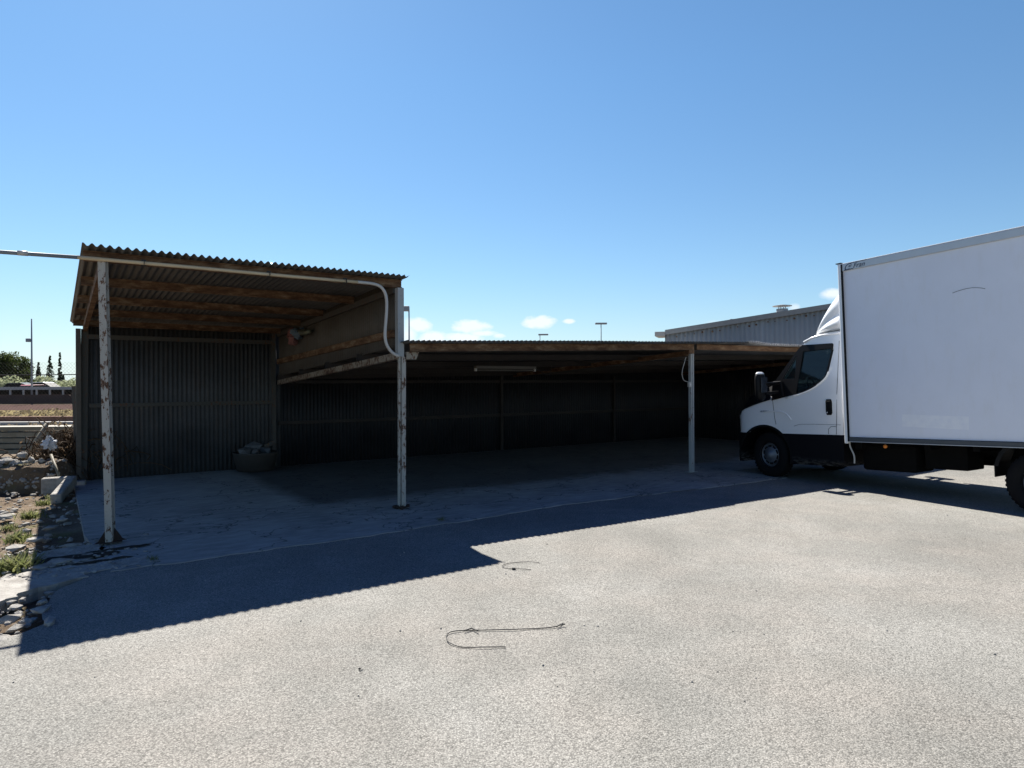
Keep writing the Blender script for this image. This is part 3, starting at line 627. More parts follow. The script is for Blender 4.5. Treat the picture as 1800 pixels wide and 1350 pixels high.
# window surround (black), glass, sail piece on each door
for sy in (1, -1):
    f = lambda x, z: (ys(z))*sy
    m = MB(); m.prism(SURR, .004*sy, .016*sy, f); o = m.build('window_frame', 'black')
    c1 = MB(); c1.prism(GL, -1.3, 1.3); c2 = MB(); c2.prism(QG, -1.3, 1.3); boolean(o, [c1.build('cutter', 'black'), c2.build('cutter', 'black')])
    for v in o.data.vertices: v.co = rk(v.co)
    o.parent = T
    grow = lambda P, e: [(sum(p[0] for p in P)/len(P)+(x-sum(p[0] for p in P)/len(P))*e, sum(p[1] for p in P)/len(P)+(z-sum(p[1] for p in P)/len(P))*e) for x, z in P]
    m = MB(); m.prism(grow(GL, 1.03), -.012*sy, -.006*sy, f); tb(m, 'side_window', 'glass')
    m = MB(); m.prism(grow(QG, 1.05), -.012*sy, -.006*sy, f); tb(m, 'quarter_window', 'glass')
    # bright lower door sill line under the glass
    m = MB(); m.tube([(x, ys(z)*sy+.006*sy, z) for x, z in smooth([(-.42, 1.335), (-.74, 1.405), (-.94, 1.487), (-1.075, 1.587), (-1.135, 1.65), (-1.17, 1.73)], 1)], .012, 6); tb(m, 'window_ledge', 'white')
    # door gaps
    for pl in ([(-1.325, 2.20), (-1.318, 1.40), (-1.30, 1.0), (-1.285, .755)], [(-1.285, .88), (-1.20, .875), (-1.16, .84), (-1.155, .76)], [(-.16, 1.31), (-.19, 1.0), (-.21, .9)]):
        m = MB(); m.tube([(x, (ys(z)+.001)*sy, z) for x, z in pl], .0035, 5); tb(m, 'door_gap', 'black')
    m = MB(); m.tube([(x, 1.0015*sy, z) for x, z in ((-.55, .875), (-.65, .905), (-.9, .91), (-1.36, .905))], .0030, 5); tb(m, 'crease', 'rim')
    # wheel-arch shoulder pressed into the fender
    m = MB(); P = smooth([(.02, 1.115), (-.25, 1.12), (-.40, 1.09), (-.47, 1.02), (-.50, .97)], 1)
    m.tube([(x, .996*sy, z) for x, z in P], .014, 8); tb(m, 'fender_crease', 'white')
    # handle
    m = MB(); m.prism([(-1.13, 1.10), (-1.13, 1.27), (-1.145, 1.30), (-1.22, 1.30), (-1.235, 1.27), (-1.235, 1.09), (-1.22, 1.055), (-1.145, 1.055)], 1.0*sy, 1.012*sy); h = tb(m, 'door_handle', 'black', bevel=.004)
    m = MB(); m.prism([(-1.145, 1.16), (-1.145, 1.275), (-1.22, 1.275), (-1.22, 1.16)], 1.012*sy, 1.03*sy); tb(m, 'grip', 'black', h, bevel=.006)
    m = MB(); m.lathe([(0, 0), (.011, 0), (.011, .006*sy), (0, .006*sy)], (-1.155, 1.013*sy, 1.095), 'y', 12); tb(m, 'lock', 'silver', h)
    # mirror: two arms and a tall head out in front of the door
    m = MB(); m.bar((-.30, .98*sy, 1.585), (-.30, 1.36*sy, 1.575), .06, .05, (0, 0, 1)); m.bar((-.30, .98*sy, 1.44), (-.30, 1.36*sy, 1.42), .05, .045, (0, 0, 1)); m.prism([(-.16, 1.36), (-.20, 1.62), (-.36, 1.62), (-.40, 1.37)], .98*sy, 1.04*sy); mm = tb(m, 'mirror_arm', 'black', bevel=.01)
    m = MB(); 
    pr = [(.02, .055, -.24), (.06, .095, -.20), (.075, .11, -.05), (.075, .11, .10), (.07, .105, .16), (.05, .085, .205), (.02, .05, .225)]
    vs = []; fs = []
    for dx, hy, dz in pr:
        for k in range(12):
            a = 2*math.pi*k/12; vs.append((-.26+dx*.9*math.cos(a)+.02, (1.40+hy*math.sin(a))*sy, 1.54+dz))
    for i in range(len(pr)-1):
        for k in range(12): fs.append((i*12+k, i*12+(k+1) % 12, (i+1)*12+(k+1) % 12, (i+1)*12+k))
    fs += [tuple(range(12)), tuple((len(pr)-1)*12+k for k in range(12))]; m.add(vs, fs, True); mh = tb(m, 'mirror', 'black')
    m = MB(); vs = []; fs = []
    for dx, hy, dz in [(.060, .092, .197), (.050, .082, .214), (.035, .066, .226), (.018, .045, .234)]:
        for k in range(12):
            a = 2*math.pi*k/12; vs.append((-.26+dx*.9*math.cos(a)+.022, (1.40+hy*math.sin(a))*sy, 1.54+dz))
    for i in range(3):
        for k in range(12): fs.append((i*12+k, i*12+(k+1) % 12, (i+1)*12+(k+1) % 12, (i+1)*12+k))
    fs += [tuple(range(12)), tuple(36+k for k in range(12))]; m.add(vs, fs, True); tb(m, 'mirror_highlight', 'white', mh)  # white cap painted in for the sunlit top of the mirror
    m = MB(); m.box((-.318, 1.40*sy, 1.56), (.006, .15, .25)); tb(m, 'mirror_glass', 'mirrorg', mh, bevel=.002)
    # hub cap style badge lettering on the fender
def text(name, s, size, mat, parent, pos, rot, ext=.001, shear=0.0, sub=True):
    cu = bpy.data.curves.new(name, 'FONT'); cu.body = s; cu.size = size; cu.extrude = ext; cu.shear = shear; cu.align_x = 'LEFT'
    o = bpy.data.objects.new(name, cu); scn.collection.objects.link(o); bpy.context.view_layer.update()
    me = bpy.data.meshes.new_from_object(o.evaluated_get(bpy.context.evaluated_depsgraph_get())); bpy.data.objects.remove(o)
    me.transform(Matrix.Translation(pos) @ rot); 
    for v in me.vertices: v.co = rk(v.co)
    me.materials.clear(); me.materials.append(MAT[mat]); o = bpy.data.objects.new(name, me); scn.collection.objects.link(o); o.parent = parent; return o
# text plane on near side: letters run towards the rear (-u), up = z, facing +y
TR = Matrix(((-1, 0, 0, 0), (0, 0, 1, 0), (0, 1, 0, 0), (0, 0, 0, 1)))
MAT['navy'] = simple('navy_lettering', (.015, .03, .08), .4)
text('lettering', 'HI-MATIC', .040, 'navy', T, Vector((.10, 1.004, 1.105)), TR, shear=.25)
# windshield and interior
m = MB(); m.add([(-.135, .86, 1.60), (-.135, -.86, 1.60), (-.655, -.78, 2.20), (-.655, .78, 2.20), (-.145, .86, 1.595), (-.145, -.86, 1.595), (-.665, -.78, 2.195), (-.665, .78, 2.195)], [(0, 1, 2, 3), (7, 6, 5, 4), (0, 4, 5, 1), (2, 6, 7, 3), (1, 5, 6, 2), (0, 3, 7, 4)]); tb(m, 'windshield', 'glass')
m = MB(); m.box((-.33, 0, 1.33), (.3, 1.8, .35)); m.box((-.24, 0, 1.46), (.26, 1.7, .12)); tb(m, 'dashboard', 'black', bevel=.03)
m = MB(); cx, cy, cz = -.60, .45, 1.50; rot = Matrix.Rotation(R(-62), 3, 'Y')
ring = [Vector((cx, cy, cz))+rot @ Vector((.0+.21*math.cos(a*math.pi/12), .21*math.sin(a*math.pi/12), 0)) for a in range(25)]
m.tube(ring, .016, 8, cap=False); 
for a in (0, 2.1, 4.2): m.bar(Vector((cx, cy, cz)), Vector((cx, cy, cz))+rot @ Vector((.2*math.cos(a), .2*math.sin(a), 0)), .03, .015)
m.lathe([(0, -.03), (.06, -.03), (.06, .03), (0, .03)], (cx, cy, cz), 'z', 16); tb(m, 'steering_wheel', 'seat')
for y in (.45, -.45):
    m = MB(); m.box((-1.0, y, 1.15), (.48, .48, .16)); m.box((-1.20, y, 1.5), (.14, .46, .62), Matrix.Rotation(R(-8), 3, 'Y')); m.box((-1.22, y, 1.88), (.10, .24, .17)); tb(m, 'seat', 'seat', bevel=.04)
# wind deflector on the cab roof
DF = [(-.76, 2.36, .10, .66), (-.86, 2.42, .12, .78), (-.97, 2.60, .0, .85), (-1.16, 2.85, 0, .90), (-1.34, 3.01, 0, .93), (-1.46, 3.07, 0, .95)]
vs = []; fs = []; n = 14
for u, t, _, hw in DF:
    b = 2.335
    half = [(hw-.0, b), (hw+.02, b+.25*(t-b)), (hw-.06, b+.42*(t-b)), (hw+.0, b+.62*(t-b)), (hw-.06, b+.9*(t-b)), (hw-.16, t), (.2, t+.025)]
    vs += [(u, y, z) for y, z in half+[(-y, z) for y, z in reversed(half)]]
for i in range(len(DF)-1):
    for k in range(n): fs.append((i*n+k, i*n+(k+1) % n, (i+1)*n+(k+1) % n, (i+1)*n+k))
fs += [tuple(range(n)), tuple((len(DF)-1)*n+k for k in reversed(range(n)))]
m = MB(); m.add(vs, fs, True); o = tb(m, 'wind_deflector', 'white'); md = o.modifiers.new('s', 'SUBSURF'); md.levels = 1; md.render_levels = 2
for sy in (1, -1): m = MB(); m.tube([(-.72, .90*sy, 2.235), (-.85, .88*sy, 2.29), (-1.0, .875*sy, 2.315), (-1.38, .87*sy, 2.32)], .018, 8); tb(m, 'roof_gutter', 'white')
# cargo box
B0, B1, Z0, Z1, HW = -1.49, -5.75, .665, 3.325, 1.08
m = MB(); m.box(((B0+B1)/2, 0, (Z0+Z1)/2+.02), (B0-B1-.03, 2*HW-.02, Z1-Z0-.09)); bx = tb(m, 'cargo_box', 'box')
for sy in (1, -1):
    m = MB(); m.box(((B0+B1)/2, (HW+.002)*sy, Z1-.052), (B0-B1-.06, .028, .10)); tb(m, 'top_trim', 'alu', bx, bevel=.004)
    m = MB(); m.box(((B0+B1)/2, (HW-.01)*sy, Z1+.006), (B0-B1-.04, .05, .014)); tb(m, 'roof_edge', 'white', bx, bevel=.004)
    m = MB(); m.box(((B0+B1)/2-.02, (HW+.003)*sy, Z0+.03), (B0-B1-.05, .028, .058)); tb(m, 'bottom_rail', 'darkalu', bx, bevel=.004)
    m = MB(); m.box(((B0+B1)/2-.02, (HW+.012)*sy, Z0-.004), (B0-B1-.05, .03, .008)); tb(m, 'bottom_lip', 'alu', bx)
    m = MB(); m.box((B0-.012, (HW-.005)*sy, (Z0+Z1)/2-.01), (.055, .055, Z1-Z0+.05)); tb(m, 'corner_post', 'white', bx, bevel=.012)
    m = MB(); m.box((B0-.048, (HW+.012)*sy, (Z0+Z1)/2), (.022, .02, Z1-Z0)); tb(m, 'corner_seal', 'black', bx)
m = MB(); m.box((B0+.0, HW-.01, Z1+.024), (.085, .07, .014)); tb(m, 'corner_cap', 'black', bx, bevel=.004)
text('lettering', 'C', .135, 'navy', bx, Vector((B0-.075, HW+.018, Z1-.098)), TR, shear=.5); text('lettering', 'ar', .06, 'navy', bx, Vector((B0-.155, HW+.018, Z1-.06)), TR, shear=.4)
text('lettering', 'Fran', .10, 'navy', bx, Vector((B0-.225, HW+.018, Z1-.085)), TR, shear=.4)
m = MB(); m.bar((B0-.09, HW+.019, Z1-.097), (B0-.23, HW+.019, Z1-.092), .002, .010); m.bar((B0-.2, HW+.019, Z1-.003), (B0-.44, HW+.019, Z1-.003), .002, .008); tb(m, 'underline', 'navy', bx)
m = MB(); m.tube([(x, HW-.009, z) for x, z in smooth([(-3.04, 2.655), (-3.12, 2.675), (-3.25, 2.69), (-3.36, 2.672), (-3.42, 2.648)], 1)], .0035, 5); tb(m, 'scratch', 'rim', bx)
# chassis
m = MB()
for y in (.38, -.38): m.box((-2.6, y, .57), (6.0, .07, .15))
m.box((-1.6, 0, .60), (.1, 1.9, .12)); m.box((-2.6, 0, .62), (.08, 2.0, .08)); m.box((-3.2, 0, .62), (.08, 2.0, .08)); m.box((-4.5, 0, .62), (.08, 2.0, .08))
m.tube([(-.6, 0, .45), (-3.6, 0, .42)], .05, 10); tb(m, 'chassis', 'chassis')
for sy, nm in ((1, 'fuel_tank'), (-1, 'battery_box')): m = MB(); m.box((-1.98, .60*sy, .42), (.78, .5, .38)); tb(m, nm, 'chassis', bevel=.04)
m = MB(); m.box((-2.72, .55, .46), (.55, .45, .32)); tb(m, 'tool_box', 'chassis', bevel=.02); m = MB(); m.tube([(-2.6, -.5, .4), (-3.0, -.5, .4)], .13, 14); tb(m, 'air_tank', 'chassis')
m = MB(); m.tube([(0, -.8, .38), (0, .8, .38)], .05, 10); tb(m, 'axle', 'chassis', raked=False); m = MB(); m.tube([(-3.88, -.8, .38), (-3.88, .8, .38)], .07, 10); m.rock((-3.88, 0, .38), .19, 2, .9); tb(m, 'axle', 'chassis', raked=False)
m = MB(); m.lathe([(0, 0), (.028, 0), (.024, .02), (0, .024)], (-2.05, 1.03, .605), 'y', 14); tb(m, 'side_marker', 'orange'); m = MB(); m.box((-2.05, 1.0, .615), (.09, .04, .06)); tb(m, 'marker_bracket', 'chassis')
m = MB(); m.tube(smooth([(-1.485, .98, .66), (-1.485, .985, .60), (-1.50, .985, .55), (-1.545, .99, .47), (-1.555, .99, .40), (-1.545, .985, .33)]), .012, 8); tb(m, 'drain_hose', 'pvc')
# rear mudguards
for sy in (1, -1):
    m = MB(); c = (-3.88, .36); P = [(c[0]+.47*math.cos(R(a)), c[1]+.44*math.sin(R(a))) for a in range(8, 176, 7)]
    for (a, b), (cc, d) in zip(P[:-1], P[1:]):
        m.add([(a, 1.05*sy, b), (cc, 1.05*sy, d), (cc, .62*sy, d), (a, .62*sy, b), (a, 1.05*sy, b-.0), (c[0]+(a-c[0])*.90, 1.052*sy, c[1]+(b-c[1])*.90), (c[0]+(cc-c[0])*.90, 1.052*sy, c[1]+(d-c[1])*.90)], [(0, 1, 2, 3), (0, 5, 6, 1)])
    m.box((P[0][0]-.005, .84*sy, P[0][1]-.06), (.012, .42, .16)); tb(m, 'mudguard', 'black')
# wheels
def wheel(u, y, sy, steer=0, dual=False):
    m = MB(); R0 = .378; W = .20
    prof = [(.21, -W/2), (.30, -W/2-.008), (.355, -W/2+.01), (R0, -W/2+.035), (R0+.002, 0), (R0, W/2-.035), (.355, W/2-.01), (.30, W/2+.008), (.215, W/2), (.20, W/2-.03), (.20, -W/2+.03), (.21, -W/2)]
    m.lathe(prof, (0, 0, 0), 'y', 40)
    for k in range(40):
        a = 2*math.pi*k/40
        for yy in (-.055, .0, .055): m.box((R0*math.cos(a), yy, R0*math.sin(a)), (.006, .045, .03), Matrix.Rotation(-a, 3, 'Y'))
    if dual: m.lathe(prof, (0, -.24*sy, 0), 'y', 40)
    tf = lambda v: (u+v[0]*math.cos(steer)-v[1]*math.sin(steer), y+v[0]*math.sin(steer)+v[1]*math.cos(steer), .378+v[2])
    w = m.build('wheel', 'rubber', T, tf=tf)
    m = MB(); o = sy
    if dual: m.lathe([(.205, .095*o), (.212, .075*o), (.20, .05*o), (.185, .0), (.17, -.04*o), (.10, -.06*o), (.10, .0*o), (.06, .02*o), (0, .02*o)], (0, 0, 0), 'y', 36)
    else: m.lathe([(.205, .095*o), (.212, .075*o), (.195, .05*o), (.18, .03*o), (.165, .04*o), (.11, .085*o), (.075, .09*o), (.065, .12*o), (0, .125*o)], (0, 0, 0), 'y', 36)
    ro = m.build('rim', 'rim', w, tf=tf); m = MB()
    for k in range(10):
        a = 2*math.pi*k/10+.2
        for q in (-.13, 0, .13):
            y0 = (.062 if not dual else -.036)*o; m.lathe([(0, y0), (.019, y0), (.017, y0+.004*o), (0, y0+.005*o)], (.145*math.cos(a+q), 0, .145*math.sin(a+q)), 'y', 10)
    join(ro, m.build('rim', 'black', w, tf=tf))
for sy in (1, -1):
    wheel(0, .84*sy, sy, R(-6)); wheel(-3.88, .94*sy, sy, 0, True)
# ================================================================== NEAR GROUND DETAILS
def wire(name, pts, r, label, cat='wire'):
    m = MB(); P = smooth([(x, y, .008+.004*math.sin(i*2.1)) for i, (x, y) in enumerate(pts)], 2)
    m.tube([(p.x+.004*noise.noise((p.x*40, p.y*40, 0)), p.y+.004*noise.noise((p.x*40, p.y*40, 5)), p.z) for p in P], r, 6); return m
def gp(x, y): # photo measurement turned into metres on the yard, done once here for the two wires
    f = 1158.4; a = x-900; b = y-675; c, s = math.cos(.0045), math.sin(.0045); dx = a*c-b*s; dy = a*s+b*c; k = 1.6/(dy/f); return (dx/f*k, k)
m = wire('wire', [gp(*p) for p in ((889, 1139), (850, 1140), (815, 1139), (800, 1137), (786, 1130), (784, 1121), (786, 1115), (800, 1111), (825, 1109), (860, 1109), (900, 1109), (940, 1106), (975, 1104), (984, 1101), (990, 1096))], .0032, '')
for a, b in (((815, 1112), (830, 1108)), ((830, 1108), (840, 1113)), ((978, 1105), (985, 1102)), ((984, 1102), (993, 1101))):
    p, q = gp(*a), gp(*b); m.tube([(p[0], p[1], .014), (q[0], q[1], .016)], .004, 6)
tag(m.build('wire', 'cable'), 'long thin black wire bent in a hook lying on the sunlit yard', 'wire', 'loose wires on the yard')
m = wire('wire', [gp(*p) for p in ((948, 990), (930, 989), (905, 989), (890, 992), (882, 996), (885, 999), (902, 1001), (920, 1002), (934, 1002))], .0026, '')
p = gp(903, 1001); m.box((p[0], p[1], .01), (.03, .02, .014)); tag(m.build('wire', 'cable'), 'short curled wire on the yard near the shadow corner', 'wire', 'loose wires on the yard')
p = gp(632, 1178); m = MB(); m.rock((p[0], p[1], .008), .011, 4); tag(m.build('pebble', 'cable'), 'tiny black pebble alone on the sunlit yard in the foreground', 'pebble')
rr = random.Random(11)
def weedclump(c, n, h, spread, rnd):
    m = MB()
    for k in range(int(n*1.8)):
        a = rnd.uniform(0, 6.28); l = h*rnd.uniform(.5, 1.2); lean = rnd.uniform(.2, .9); b = Vector((rnd.gauss(0, spread), rnd.gauss(0, spread), 0)); d = Vector((math.cos(a)*lean, math.sin(a)*lean, 1)).normalized(); sd = Vector((-math.sin(a), math.cos(a), 0))*.007*h/.12
        p1 = b+d*l*.5; p2 = b+d*l+Vector((math.cos(a), math.sin(a), -.3))*l*.25
        m.add([b-sd*.5, b+sd*.5, p1+sd, p1-sd, p2], [(0, 1, 2, 3), (3, 2, 4)])
    return m
weeds = [((775, 917), .05, 26, 'tiny dark weed at the shaded edge of the concrete floor'), ((20, 1000), .20, 110, 'bright green weed clump nearest the left picture edge'), ((48, 985), .13, 60, 'small weed beside the big clump at the left edge'), ((30, 945), .14, 70, 'weed clump in rubble left of the tall shed shadow'),
         ((52, 905), .13, 90, 'low yellow-green weeds in front of the slanted kerb stone'), ((75, 882), .10, 80, 'weeds growing below the concrete block'), ((16, 925), .10, 50, 'thin weeds at the left edge between stones'), ((270, 988), .05, 24, 'tiny weed in a crack by the left post'), ((95, 872), .09, 50, 'pale grass tuft touching the concrete block')]
for (x, y), h, n, lb in weeds:
    g = gp(x, y); o = weedclump(None, n, h, h*.42, rr).build('weed', 'weed', None, (g[0], g[1], .02 if x > 200 else -.05)); tag(o, lb, 'weed', 'weeds round the shed')
# stones: bigger ones one by one, the gravel between them as stuff
m = MB()
for k in range(2600):
    s = -rr.uniform(.12, 6.5); d = rr.uniform(-3.0, 9.5); q = SH(s, d)
    if q.x > -3.4 or q.y < 3.6: continue
    if q.y < 4.6 and q.x > -3.25: continue
    m.rock((q.x, q.y, -.045+rr.uniform(0, .02)), rr.choice((.012, .02, .025, .03, .045)), rr.uniform(0, 9), .55)
for k in range(420):
    x = rr.uniform(-4.3, -2.95); y = rr.uniform(3.2, 5.2)
    if x > -3.25+.12*math.sin(y*5): continue
    m.rock((x, y, -.035+rr.uniform(0, .015)), rr.choice((.012, .018, .025, .035)), rr.uniform(0, 9), .6)
for k in range(260):
    q = SH(rr.gauss(-.45, .28), rr.uniform(-1.1, .25)); m.rock((q.x, q.y, .012), rr.choice((.008, .012, .02, .03)), rr.uniform(0, 9), .4)
tag(m.build('rubble_gravel', 'stone'), 'loose pale gravel and rubble on the earth left of the shed', 'gravel', None, 'stuff')
big = [((86, 1096), .085, 'flat pale stone lying on the shaded asphalt edge'), ((72, 1074), .07, 'pale stone at the shadow edge above the flat stone'), ((75, 1060), .06, 'rounded stone in the shade by the asphalt edge'), ((12, 1085), .09, 'reddish stone at the left edge in sun'), ((28, 1100), .07, 'sunlit stone nearest the shadow corner'), ((5, 1118), .08, 'dark stone at the left picture edge by the yard'),
       ((30, 1062), .06, 'small sunlit stone beside the pale edging'), ((15, 1012), .10, 'pale slab fragment left of the edging'), ((25, 960), .10, 'flat white stone among weeds at left'), ((45, 930), .08, 'white stone left of the shed shadow'), ((10, 905), .10, 'flat pale stone at the left edge behind the weeds'), ((60, 950), .09, 'pale stone on the shadow edge'),
       ((85, 930), .08, 'shaded stone between the shadow edge and the slab'), ((110, 915), .07, 'shaded stone close to the slab side'), ((128, 960), .09, 'shaded stone by the left post'), ((70, 1000), .08, 'shaded stone in the broken concrete'), ((105, 990), .10, 'broken shaded concrete lump left of the left post')]
for (x, y), r_, lb in big:
    g = gp(x, y); m = MB(); m.rock((0, 0, 0), r_, x*.1+y, .35); tag(m.build('stone', 'stone', None, (g[0], g[1], -.02 if x < 60 else .012)), lb, 'stone', 'loose stones left of the shed')
# concrete block and slanted kerb stone
a = SH(-.42, 4.55); m = MB(); m.box((0, 0, .0), (.40, .20, .24)); tag(m.build('concrete_block', 'stone', None, (a.x, a.y, .08), R(28), .02), 'grey-brown concrete block lying at the left rear corner of the floor', 'block')
m = MB(); m.box((0, 0, 0), (.95, .14, .15), Matrix.Rotation(R(-9), 3, 'Y')); a = Vector((-6.70, 9.85, 0)); tag(m.build('kerb_stone', 'stone', None, (a.x, a.y, .06), R(112), .02), 'long slanted kerb stone leaning against the concrete block', 'kerb')
a = SH(-.18, 5.0); m = MB(); m.box((0, 0, 0), (.28, .2, .1)); tag(m.build('stone', 'kerb', None, (a.x, a.y, .02), .5, .02), 'white sunlit stone in the corner of the floor slab', 'stone', 'loose stones left of the shed')
# rubble bank: earth step with stones on its top
m = MB()
N_ = 40
for j in range(9):
    for i in range(N_+1):
        x = -12.5+5.25*i/N_; t = j/8; prof = [(0, -.1), (.02, .06), (.05, .20), (.10, .31), (.25, .37), (.5, .37), (.8, .30), (1.1, .12), (1.3, -.1)][j]
        y = 10.25+.12*(x+8)+prof[0]+.07*noise.noise((x*2, j, 2)); z = prof[1]*(1 if i not in (0, N_) else .1)+(.09*noise.noise((x*3, j*.8, 5))+.05*noise.noise((x*9, j*2, 1)) if 0 < j < 8 else 0); m.v.append((x, y, z))
for j in range(8):
    for i in range(N_): a = j*(N_+1)+i; m.f.append((a, a+1, a+N_+2, a+N_+1)); m.smooth.append(False)
tag(m.build('rubble_bank', 'dirt'), 'low bank of dark earth and rubble left of the shed', None, None, 'structure')
for k, (x, r_, dz, lb) in enumerate([(-7.86, .10, .50, 'white angular rock standing on the rubble bank'), (-7.72, .11, .42, 'pale rock right of the angular one on the bank'), (-7.58, .08, .40, 'small grey rock at the right end of the bank top'), (-8.10, .13, .42, 'largest pale rock at the left picture edge on the bank'), (-7.98, .08, .40, 'pale rock between the largest and the angular rock'), (-7.45, .06, .36, 'lowest flat rock where the bank meets the brush')]):
    m = MB(); m.rock((0, 0, 0), r_*.72, k*1.7+2, .65, 2); tag(m.build('rock', 'kerb', None, (x, 10.55+.12*(x+8), dz)), lb, 'rock', 'rocks on the rubble bank')
m = MB()
for k in range(420):
    x = rr.uniform(-9.6, -7.25); t = rr.random(); y = 10.25+.12*(x+8)+(.02+.5*t*t); z = .02+.36*min(1, t*1.4)
    m.rock((x, y, z), rr.choice((.015, .02, .03, .045)), rr.uniform(0, 9), .7)
tag(m.build('bank_rubble', 'stone'), 'small broken stones in the face of the rubble bank', 'rubble', None, 'stuff')
# brush pile of dry stems against the shed corner
m = MB(); c = Vector((-7.62, 11.45, 0))
for k in range(420):
    a = rr.uniform(0, 6.28); rad = abs(rr.gauss(0, .33)); b = c+Vector((math.cos(a)*rad*1.25, math.sin(a)*rad*.7, rr.uniform(0, .35))); top = b+Vector((rr.gauss(0, .28), rr.gauss(0, .2), rr.uniform(.35, .85)*max(.25, 1-rad)))
    mid = (b+top)/2+Vector((rr.gauss(0, .12), rr.gauss(0, .1), .12)); m.tube(smooth([b, mid, top, top+Vector((rr.gauss(0, .2), rr.gauss(0, .1), -rr.uniform(.05, .5)))], 1), rr.choice((.004, .006, .009)), 4, False)
m.leaves([c+Vector((rr.gauss(0, .32), rr.gauss(0, .25), abs(rr.gauss(.35, .25)))) for _ in range(900)], .022, rr)
tag(m.build('brush_pile', 'twig'), 'heap of dry brown vine stems piled beside the shed corner', 'brush')
m = MB()
m.rock((0, 0, 0), .085, 3, 1.1, 4); m.v = [tuple(Vector(v)*(1+.5*noise.noise(Vector(v)*28)+.3*noise.noise(Vector(v)*75))) for v in m.v]
MAT['plast'] = simple('torn_white_plastic', (.5, .52, .56), .5, var=.2); tag(m.build('plastic_bag', 'plast', None, (-7.70, 10.95, .66)), 'crumpled whitish plastic bag caught in the brush pile', 'bag')
m = MB(); m.tube([(-7.05, 10.35, .0), (-7.42, 10.6, .5)], .022, 8); tag(m.build('broken_stake', 'plank'), 'short broken stake leaning in the brush pile', 'stake')
# fence post, wire mesh
FY = 11.25
m = MB(); m.bar((0, 0, -.1), (-.06, .0, 1.60), .045, .05, (0, 1, 0)); fence = thing('wire_fence', (-7.42, FY, 0), 0, 'old chain-link fence with one rusty post left of the shed', 'fence')
m.build('fence_post', 'rail', fence)
m = MB(); xs = [-.0-i*.5 for i in range(0, 17)]; m.tube([(.35, 0, 1.80)]+[(x, .02*math.sin(x), 1.80+.006*math.sin(x*1.3)) for x in xs], .009, 6); m.build('top_wire', 'cable', fence)
m = MB(); P_ = .062
for i in range(-4, 128):
    x = .35-i*P_
    for sg in (1, -1):
        pts = []; 
        for k in range(0, 33): pts.append((x+sg*(P_/2)*(k % 2)*1.0, .004*(k % 2), 1.02+k*.031))
        for p, q in zip(pts[:-1], pts[1:]): m.bar(p, q, .0013, .0013)
m.build('mesh', 'rail', fence)
# stacked timber with a pole leaning on it
m_all = []
st = thing('timber_stack', (-13.3, 15.2, 0), R(3), 'low stack of long weathered planks behind the rubble', 'planks')
for k in range(5):
    m = MB(); m.box((0+.1*math.sin(k*2), .04*k, .10+.13*k), (7.2, .5, .095)); m.build('plank', 'plank', st)
m = MB(); m.tube([(-10.55, 14.2, -.05), (-10.25, 14.55, .80)], .045, 8); tag(m.build('leaning_pole', 'plank'), 'mossy grey pole leaning against the plank stack', 'pole')

# ================================================================== FAR LEFT BACKGROUND
def strip(name, poly, z, mat, label): return flat(name, poly, z, mat, label)
MAT['drygrass'] = simple('dry_grass', (.20, .165, .085), 1.0, spec=0, var=.45, scale=3); MAT['brown'] = simple('brown_earth', (.11, .07, .05), 1.0, spec=0, var=.5, scale=2); MAT['tar'] = simple('dark_road', (.085, .058, .052), 1.0, spec=0, var=.35, scale=1.2)
strip('grass_verge', [(-70, 31.5), (-2, 31.5), (-2, 45), (-70, 45)], -.035, 'drygrass', 'dry yellow grass verge')
strip('road', [(-110, 45), (-2, 45), (-2, 59), (-110, 59)], -.03, 'tar', 'dark road strip beyond the verge')
MAT['wallc'] = simple('pale_wall', (.42, .40, .37), .9, var=.2, scale=2); MAT['brick'] = simple('red_brown_brick', (.20, .10, .07), .9, var=.4, scale=5)
m = MB(); m.box((-36, 30.9, .02), (70, .3, .34)); tag(m.build('low_wall', 'brick'), 'low brown wall along the verge behind the white kerb', 'wall')
m = MB(); m.box((-36, 28.7, .0), (70, .35, .12)); tag(m.build('white_kerb', 'wallc'), 'long white kerb line crossing the field', 'kerb')
m = MB(); m.box((-27, 24.8, -.02), (17, .3, .10)); tag(m.build('white_kerb', 'wallc'), 'short white kerb at the left edge nearer the plank stack', 'kerb')
m = MB(); m.box((-36, 26.7, -.05), (60, 3.2, .04)); 
g = thing('guard_wall', (-60, 60, 0), 0, 'long concrete guard wall with a row of dark openings', 'wall')
m = MB(); m.box((0, 0, 1.42), (90, .45, .26)); m.build('top_beam', 'wallc', g)
m = MB(); m.box((0, 0, .42), (90, .4, .84)); m.build('lower_wall', 'tar', g)
m = MB(); m.box((0, .9, 1.05), (90, .1, .5)); m.build('dark_backing', 'chassis', g)
for k in range(-30, 32):
    m = MB() if k == -30 else None
    if k == -30: m.box((0, -.1, 1.065), (.12, .12, .45)); o0 = m.build('baluster', 'wallc', g); o0.location = (k*1.2, 0, 0)
    else: c = o0.copy(); scn.collection.objects.link(c); c.parent = g; c.location = (k*1.2, 0, 0)
